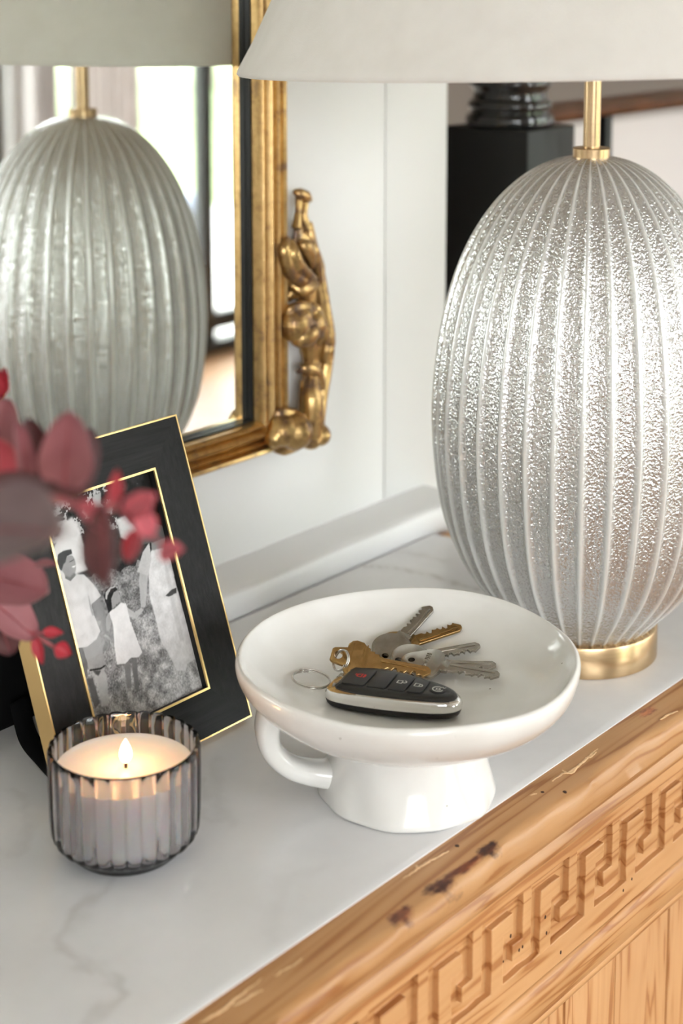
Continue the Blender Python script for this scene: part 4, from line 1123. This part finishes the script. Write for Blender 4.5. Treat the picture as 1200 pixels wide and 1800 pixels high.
# ================================================================== KEYS
def circle_hole_head(r, hole, neck, n=26):
    return [(-r + r * math.cos(a) * 1.0, r * 1.12 * math.sin(a)) for a in [math.radians(16 + 328 * i / (n - 1)) for i in range(n)]]
def make_key(name, label, head_mat, head, tip, roll, style, blade_w=.0078, cuts_side=1, group='house keys in the bowl', text=None, up0=None):
    """head and tip are 3-D points; key lies along head -> tip"""
    ax = (tip - head); Ltot = ax.length; ax.normalize()
    n0 = Vector((0, 0, 1)) if up0 is None else up0
    az = (n0 - ax * n0.dot(ax)).normalized(); az = (Matrix.Rotation(roll, 3, ax) @ az)
    ay = az.cross(ax)
    c = (head + tip) / 2
    k = thing(name, c, label, 'key', group)
    t = .0021
    neckx = .0115                                    # from head centre to the shoulder
    if style == 'round': hp = [(.0125 * math.cos(a), .0128 * math.sin(a)) for a in [math.radians(22 + 316 * i / 30) for i in range(31)]] + [(.0125, -.0047), (.0150, -.0047), (.0150, .0047), (.0125, .0047)]
    elif style == 'clover':
        hp = []
        for i in range(61):
            a = math.radians(20 + 320 * i / 60); r = .0120 + .0016 * math.cos(3 * (a - math.pi)); hp.append((r * math.cos(a) * 1.05, r * 1.1 * math.sin(a)))
        hp += [(.0120, -.0050), (.0155, -.0050), (.0155, .0050), (.0120, .0050)]
    else:                                            # stepped brass head
        hp = [(.0170, .0045), (.0145, .0045), (.0145, .0058), (.0115, .0058), (.0115, .0072), (.0085, .0072), (.0085, .0088), (.0060, .0100), (.0040, .0122), (-.0005, .0130), (-.0030, .0120), (-.0050, .0095), (-.0052, .0068)]
        hp = hp + [(-.0125, .0052), (-.0138, .0040), (-.0140, -.0040), (-.0125, -.0052)] + [(x, -y) for x, y in reversed(hp)][0:0] + [(-.0052, -.0068), (-.0050, -.0095), (-.0030, -.0120), (-.0005, -.0130), (.0040, -.0122), (.0060, -.0100), (.0085, -.0088), (.0085, -.0072), (.0115, -.0072), (.0115, -.0058), (.0145, -.0058), (.0145, -.0045), (.0170, -.0045)]
    hd_ = build('key_head', *prism(hp, head - az * (t / 2), ax, ay, az, t, .0004), head_mat, k, 35)
    # punched ring hole, as a dark recessed plug
    hx = -.0078 if style != 'step' else -.0095
    hole = [(hx + (.0021 if style != 'step' else .0026) * math.cos(2 * math.pi * i / 16), (.0021 if style != 'step' else .0030) * math.sin(2 * math.pi * i / 16)) for i in range(16)]
    cut = build('ring_hole', *prism(hole, head - az * (t / 2 + .002), ax, ay, az, t + .004), None, k, 0)
    bo = hd_.modifiers.new('hole', 'BOOLEAN'); bo.object = cut; bo.operation = 'DIFFERENCE'; bo.solver = 'EXACT'
    dg = bpy.context.evaluated_depsgraph_get(); me = bpy.data.meshes.new_from_object(hd_.evaluated_get(dg))
    hd_.modifiers.remove(bo); hd_.data = me
    me.polygons.foreach_set('use_smooth', [True] * len(me.polygons)); me.set_sharp_from_angle(angle=math.radians(30))
    cm = cut.data; bpy.data.objects.remove(cut); bpy.data.meshes.remove(cm)
    # blade with bitting
    x0 = .0148; x1 = Ltot; w = blade_w / 2
    top = [(x0, w), (x1 - .0022, w), (x1, w * .45)]
    bot = [(x1, -w * .1), (x1 - .0025, -w * .62)]
    depths = [.35, .62, .18, .5, .72, .3, .55]
    ncut = 6; span = (x1 - .0040) - (x0 + .0045)
    for i in range(ncut - 1, -1, -1):
        xc = x0 + .0045 + span * (i + .5) / ncut; d = w * 0.95 * depths[i % len(depths)]
        bot += [(xc + span / ncut * .45, -w), (xc + span / ncut * .16, -w + d), (xc - span / ncut * .16, -w + d)]
    bot += [(x0 + .0042, -w), (x0, -w)]
    poly = top + bot
    if cuts_side < 0: poly = [(x, -y) for x, y in reversed(poly)]
    tb = .0019
    bl = build('key_blade', *prism(poly, head - az * (tb / 2), ax, ay, az, tb, .00018, 1), head_mat, k, 30)
    # milled groove ridges along the blade
    gy = w * .35 * cuts_side
    rd = [box(x0 + .001, x1 - .003, gy - .0007 + .0 * i, gy + .0007, tb / 2 - .0002, tb / 2 + .00045, .0002) for i in (0,)]
    V, F = join(*rd); build('milled_ridge', [head + ax * v.x + ay * v.y + az * v.z for v in V], F, head_mat, bl, 40)
    if style == 'step':
        rd = [box(xq - .00035, xq + .00035, -.0085 if xq > .007 else -.0105, .0085 if xq > .007 else .0105, t / 2 - .0003, t / 2 + .0003) for xq in (-.0020, .0048, .0066, .0076)]
        V, F = join(*rd); build('head_ridge', [head + ax * v.x + ay * v.y + az * v.z for v in V], F, head_mat, hd_, 0)
    if text:
        cu = bpy.data.curves.new('stamp', 'FONT'); cu.body = text; cu.size = .0042; cu.align_x = 'CENTER'; cu.align_y = 'CENTER'; cu.extrude = .0002; cu.resolution_u = 2; cu.space_character = 1.05
        to = bpy.data.objects.new('stamp', cu); COL.objects.link(to)
        me = bpy.data.meshes.new_from_object(to.evaluated_get(bpy.context.evaluated_depsgraph_get()))
        bpy.data.objects.remove(to)
        V = [head + ax * (.003 - v.co.y) + ay * v.co.x + az * (t / 2 + v.co.z) for v in me.vertices]
        V = [head + ax * (.001 + v.co.y * -1) + ay * (v.co.x) + az * (t / 2 + .0001 + v.co.z) for v in me.vertices]
        F = [tuple(p.vertices) for p in me.polygons]
        build('stamped_lettering', V, F, M['nickel_dull'], hd_, 0)
    return k
bn = lambda p: ((Vector((BX, BY, z_in(0) + .16)) - p)).normalized()
def kp(hx, hy, hl, tx, ty, tl): return bowl_pt(hx, hy, hl), bowl_pt(tx, ty, tl)
specs = [
    ('door_key', 'brass key with the wide blade pointing up and right behind the others', M['key_brass_dull'], (694, 1139, .0022), (799, 1104, .0030), 0.0, 'round', -1, None),
    ('door_key', 'silver key with the topmost blade pointing up at the bowl rim', M['nickel_dull'], (689, 1141, .0050), (741, 1083, .0042), 0.0, 'round', -1, None),
    ('door_key', 'silver key whose short bright blade points right, below the brass blade', M['nickel'], (722, 1158, .0062), (819, 1141, .0045), 0.0, 'round', 1, None),
    ('door_key', 'silver key with a straight blade just above the lowest toothed blade', M['nickel'], (743, 1169, .0046), (845, 1171, .0032), 0.0, 'round', 1, None),
    ('door_key', 'silver key with stamped lettering on its broad head and a toothed blade', M['nickel'], (745, 1166, .0090), (877, 1189, .0045), 0.0, 'clover', 1, 'FERGUSH'),
]
for nm, lb, mt, h_, t_, rl, st, cs, tx in specs:
    a, b = bowl_pt(*h_), bowl_pt(*t_)
    d = b - a; Lk = min(max(d.length, .044), .056)
    b = a + d.normalized() * Lk
    make_key(nm, lb, mt, a, b, rl, st, cuts_side=cs, text=tx, up0=bn((a + b) / 2))
# brass key leaning on the fob, its stepped head raised
a = on_z(622, 1158, .0690); b = on_z(737, 1180, .0640)
d = b - a
make_key('door_key', 'golden brass key with a stepped head lying against the key fob', M['key_brass'], a, a + d.normalized() * min(max(d.length, .046), .056), math.radians(28), 'step', cuts_side=1)

# split rings
def split_ring(name, label, c, nrm, R, r, turns=2, squash=1.0):
    nrm = nrm.normalized(); u = nrm.orthogonal().normalized(); v = nrm.cross(u)
    P = []
    N_ = 40 * turns
    for i in range(N_ + 5):
        a = 2 * math.pi * i / 40; P.append(c + (u * math.cos(a) + v * math.sin(a)) * (R) + nrm * (r * 2.0 * (i / 40 - turns / 2)))
    o = build(name, *tube(P, r, 8), M['steel'], None, 60, loc=c)
    tag(o, label, 'key ring')
rc_ = on_z(547, 1199, .0585)
split_ring('key_ring', 'thin steel split ring lying flat beside the chrome end of the fob', Vector((rc_.x, rc_.y, z_in(math.hypot(rc_.x - BX, rc_.y - BY)) + .0016 + .0020)), Vector((.10, -.12, 1)), .0113, .00045)
sr = on_z(599, 1161, .0685)
split_ring('key_ring', 'small steel ring joining the fob and the golden brass key', sr, Vector((-.75, .25, .45)), .0062, .00055)

# ================================================================== FOLIAGE
def leaf_mesh(base, tip, hw, face, cup=.25, fold=.12, shape='oval', bend=.12):
    ax = tip - base; Ln = ax.length; ax.normalize()
    az = (face - ax * face.dot(ax)).normalized(); ay = az.cross(ax)
    V, F = [], []; nu, nv = 14, 8
    for i in range(nu + 1):
        t = (1 - math.cos(math.pi * i / nu)) / 2
        if shape == 'oval': w = math.sin(math.pi * min(1, max(0, t)) ** .88) ** .5
        elif shape == 'bud': w = math.sin(math.pi * t ** .75) ** .8
        else: w = math.sin(math.pi * t ** 1.1) ** .8
        w = max(w, .02) * hw * (1 + .035 * math.sin(11 * t + hw * 900))
        for j in range(nv + 1):
            s = -1 + 2 * j / nv
            z = cup * hw * (s * s) + fold * hw * abs(s) - bend * Ln * (t - .5) ** 2 * 4 * .5 + .03 * hw * math.sin(9 * t + 4 * s)
            V.append(base + ax * (Ln * t) + ay * (w * s) + az * z)
    W = nv + 1
    for i in range(nu):
        for j in range(nv): F.append((i * W + j, (i + 1) * W + j, (i + 1) * W + j + 1, i * W + j + 1))
    k = len(V); n = az * .00035
    V2 = V + [v - n for v in V]
    F2 = F + [tuple(q + k for q in reversed(f)) for f in F]
    edge = [i * W for i in range(nu + 1)] + [nu * W + j for j in range(1, W)] + [i * W + nv for i in range(nu - 1, -1, -1)] + [j for j in range(nv - 1, 0, -1)]
    for i in range(len(edge)):
        a, b = edge[i], edge[(i + 1) % len(edge)]; F2.append((a, a + k, b + k, b))
    mid = [base + ax * (Ln * t) + az * (-bend * Ln * (t - .5) ** 2 * 2 + .0004) for t in (0.0, .2, .4, .6, .8, .95)]
    return (V2, F2), tube(catmull(mid, 3), [.0006 * (1 - .8 * i / 15) for i in range(16)], 6)
def px(x, y, t): return at_d(x, y, t)
def add_leaf(br, x0, y0, x1, y1, w, d0, d1, mat, tilt=(0, 0), shape='oval', cup=.25, fold=.12, bend=.12, vein=True, nm='leaf'):
    b, t = px(x0, y0, d0), px(x1, y1, d1)
    f = (CP - (b + t) / 2).normalized() + RV * tilt[0] + ZV * tilt[1]
    hw = w * (d0 + d1) / 2 / FPX
    lf, mr = leaf_mesh(b, t, hw, f.normalized(), cup, fold, shape, bend)
    o = build(nm, *lf, M[mat], br, 70); fix_normals(o)
    if vein: build('midrib', *mr, M['stem'], o, 60)
VX, VY = 0.405, 0.655
def branch(label, pts, r0, r1):
    P = catmull(pts, 6); c = P[0]
    b = thing('leaf_branch', c, label, 'branch', 'red leaved branches in the vase')
    build('stem', *tube(P, [r0 + (r1 - r0) * i / (len(P) - 1) for i in range(len(P))], 8), M['stem'], b, 60)
    return b
def twig(b, pts, r0=.0010, r1=.0006):
    P = catmull([px(*p) for p in pts], 5)
    build('twig', *tube(P, [r0 + (r1 - r0) * i / (len(P) - 1) for i in range(len(P))], 7), M['stem'], b, 60)
vin = lambda dx, dy, z: Vector((VX + dx, VY + dy, z))
b1 = branch('dark plum branch with big blurred leaves nearest the camera', [vin(0, -.005, .03), vin(-.004, -.035, .20), px(-150, 870, .60), px(-40, 860, .58), px(60, 868, .57), px(140, 890, .57), px(178, 900, .575)], .0022, .0010)
add_leaf(b1, -45, 928, 112, 936, 84, .52, .50, 'leaf_grey', (.0, .45), cup=.3, fold=.1)
add_leaf(b1, 10, 880, 112, 862, 26, .60, .59, 'leaf_dark', (.1, .4))
add_leaf(b1, 60, 880, 150, 868, 16, .585, .58, 'leaf_dark', (.1, .6))
add_leaf(b1, -30, 860, 70, 845, 24, .62, .61, 'leaf_dark', (.0, .5))
add_leaf(b1, 180, 885, 186, 1033, 36, .565, .55, 'leaf_dark', (-.5, .0), cup=.3, shape='tip')
add_leaf(b1, 140, 880, 195, 940, 18, .57, .56, 'leaf_rose', (.2, .6), cup=.2)
add_leaf(b1, 200, 885, 206, 824, 13, .60, .60, 'leaf_red', (.2, 0), shape='bud')
add_leaf(b1, 178, 898, 210, 876, 12, .59, .60, 'leaf_red', (.2, .3), shape='bud')
twig(b1, [(170, 898, .572), (200, 890, .59), (240, 920, .60), (300, 968, .61)])
add_leaf(b1, 222, 910, 270, 870, 26, .60, .585, 'leaf_rose', (.1, .2))
add_leaf(b1, 250, 900, 262, 945, 20, .59, .59, 'leaf_rose', (.3, .2))
add_leaf(b1, 282, 972, 320, 965, 19, .61, .60, 'leaf_rose', (.0, .2))
add_leaf(b1, 244, 930, 222, 985, 17, .61, .62, 'leaf_red', (-.2, .3))
b2 = branch('dusty pink branch with tall rounded leaves before the mirror', [vin(.006, .0, .03), vin(.002, -.02, .22), px(-140, 840, .70), px(-60, 860, .68), px(20, 862, .66), px(90, 865, .65)], .0022, .0010)
add_leaf(b2, 112, 868, 122, 724, 47, .64, .625, 'leaf_pink', (.0, .35), cup=.2)
add_leaf(b2, 135, 872, 158, 752, 28, .655, .66, 'leaf_dark', (.9, .0), cup=.3)
add_leaf(b2, 62, 868, 48, 735, 34, .66, .65, 'leaf_dark', (.7, .0), cup=.3)
add_leaf(b2, 52, 860, 30, 742, 20, .655, .64, 'leaf_pink', (.6, .2), cup=.2)
add_leaf(b2, -20, 850, 12, 700, 40, .69, .70, 'leaf_pink', (-.1, .25))
add_leaf(b2, 0, 850, -8, 770, 34, .68, .67, 'leaf_rose', (.2, .4))
twig(b2, [(-60, 850, .69), (-30, 760, .72), (-8, 690, .74)])
add_leaf(b2, -8, 700, 10, 645, 17, .74, .74, 'leaf_red', (.1, .2), cup=.5, shape='bud')
add_leaf(b2, -14, 690, -2, 650, 14, .735, .735, 'leaf_red', (.4, .2), cup=.5, shape='bud')
add_leaf(b2, 85, 868, 128, 840, 20, .65, .645, 'leaf_dark', (.2, .6))
b3 = branch('low branch with pale pink leaves and small crimson buds by the frame', [vin(.0, .006, .03), vin(.012, -.008, .20), px(-130, 1000, .78), px(-60, 1050, .775), px(0, 1082, .77), px(50, 1110, .775), px(101, 1141, .785)], .0022, .0009)
add_leaf(b3, -30, 1010, 84, 1040, 48, .745, .735, 'leaf_pink', (.0, .35), cup=.15)
add_leaf(b3, -20, 1050, 62, 1120, 36, .765, .775, 'leaf_pink', (.3, .5), cup=.2)
add_leaf(b3, -10, 1075, 20, 1150, 30, .775, .78, 'leaf_dark', (.2, .4))
add_leaf(b3, 60, 992, 98, 990, 8, .74, .73, 'leaf_pink', (.0, .4))
twig(b3, [(52, 1111, .775), (66, 1112, .777), (78, 1112, .778)])
add_leaf(b3, 74, 1113, 112, 1113, 10, .778, .78, 'leaf_red', (.0, .3), shape='bud', cup=.5, nm='bud', vein=False)
add_leaf(b3, 60, 1117, 76, 1168, 10.5, .777, .777, 'leaf_red', (-.3, .2), shape='bud', cup=.5, nm='bud', vein=False)
add_leaf(b3, 94, 1138, 124, 1152, 15, .783, .785, 'leaf_red', (.0, .3), shape='bud', cup=.5, nm='bud', vein=False)
vs = build('vase', *lathe([(0, 0), (.030, 0), (.036, .003), (.046, .03), (.052, .07), (.050, .11), (.038, .145), (.026, .165), (.025, .185), (.029, .198), (.027, .199), (.0225, .185), (.0235, .165), (.035, .143), (.046, .11), (.048, .07), (.042, .03), (.032, .008), (0, .006)], 48, (VX, VY, 0)), simple('dark_stoneware', (.05, .05, .05), .4, bmp=.2), None, 50, loc=(VX, VY, 0))
tag(vs, 'dark stoneware vase holding the red branches at the left end', 'vase'); fix_normals(vs)

# ================================================================== STAIR CORNER
PXc, PYc = 1.2194, 0.7937
PW, PD = 0.0795, 0.0920
newel = thing('newel_post', (PXc + PW / 2, PYc + PD / 2, FLOOR_Z), 'black square newel post with a turned top behind the lamp', 'newel post')
pz = 0.3327
build('square_block', *box(PXc, PXc + PW, PYc, PYc + PD, FLOOR_Z, pz, .002), M['black_paint'], newel, 40)
c_ = (PXc + PW / 2, PYc + PD / 2, pz)
build('turned_shaft', *lathe([(0, 0), (.036, 0), (.0405, .002), (.0415, .006), (.040, .0105), (.0365, .012), (.0365, .0145), (.0385, .0165), (.0392, .020), (.0375, .0235), (.0345, .025), (.0335, .030), (.035, .0345), (.0378, .037), (.0385, .041), (.0365, .045), (.0345, .046), (.036, .051), (.036, .056), (.030, .060), (.028, .075), (.033, .12), (.036, .18), (.030, .26), (.024, .34), (.036, .36), (.040, .39), (.030, .43), (0, .445)], 48, c_), M['black_gloss'], newel, 40)
ry = PYc + PD / 2
rz = on_y(1130, 182, ry - .02).z
rail_prof = [(ry - .024, rz - .006), (ry - .026, rz - .001), (ry - .022, rz + .004), (ry - .010, rz + .007), (ry + .010, rz + .007), (ry + .022, rz + .004), (ry + .026, rz - .001), (ry + .024, rz - .006), (ry + .016, rz - .009), (ry - .016, rz - .009)]
hr = build('handrail', *extrude_x(rail_prof, PXc + PW - .004, ROOM_X1 - .3), M['brown_rail'], None, 50, loc=(2.5, ry, rz))
fix_normals(hr); tag(hr, 'brown wooden handrail running right from the newel post', 'handrail')
bx = on_y(1062, 200, ry).x
for k in range(5):
    x = bx + .24 * k
    bo = build('baluster', *box(x - .0062, x + .0062, ry - .0062, ry + .0062, FLOOR_Z, rz - .0085, .001), M['black_paint'], None, 40, loc=(x, ry, FLOOR_Z))
    tag(bo, ['thin black baluster seen just right of the lamp neck', 'black baluster second from the newel post', 'black baluster third from the newel post', 'black baluster fourth from the newel post', 'black baluster fifth from the newel post'][k], 'baluster', 'balusters under the handrail')

# reflected furniture by the garden doors
bench = thing('garden_bench', (4.35, -3.35, FLOOR_Z - .06), 'dark metal bench with slate cushion outside the reflected glass door', 'bench')
for x in (3.85, 4.85):
    for y in (-3.55, -3.15): build('leg', *box(x - .02, x + .02, y - .02, y + .02, FLOOR_Z - .06, FLOOR_Z + .30, .003), M['black_frame'], bench, 40)
build('seat_frame', *box(3.82, 4.88, -3.58, -3.12, FLOOR_Z + .30, FLOOR_Z + .34, .004), M['black_frame'], bench, 40)
build('cushion', *box(3.84, 4.86, -3.57, -3.14, FLOOR_Z + .34, FLOOR_Z + .43, .03, 4), M['bench_fabric'], bench, 60)
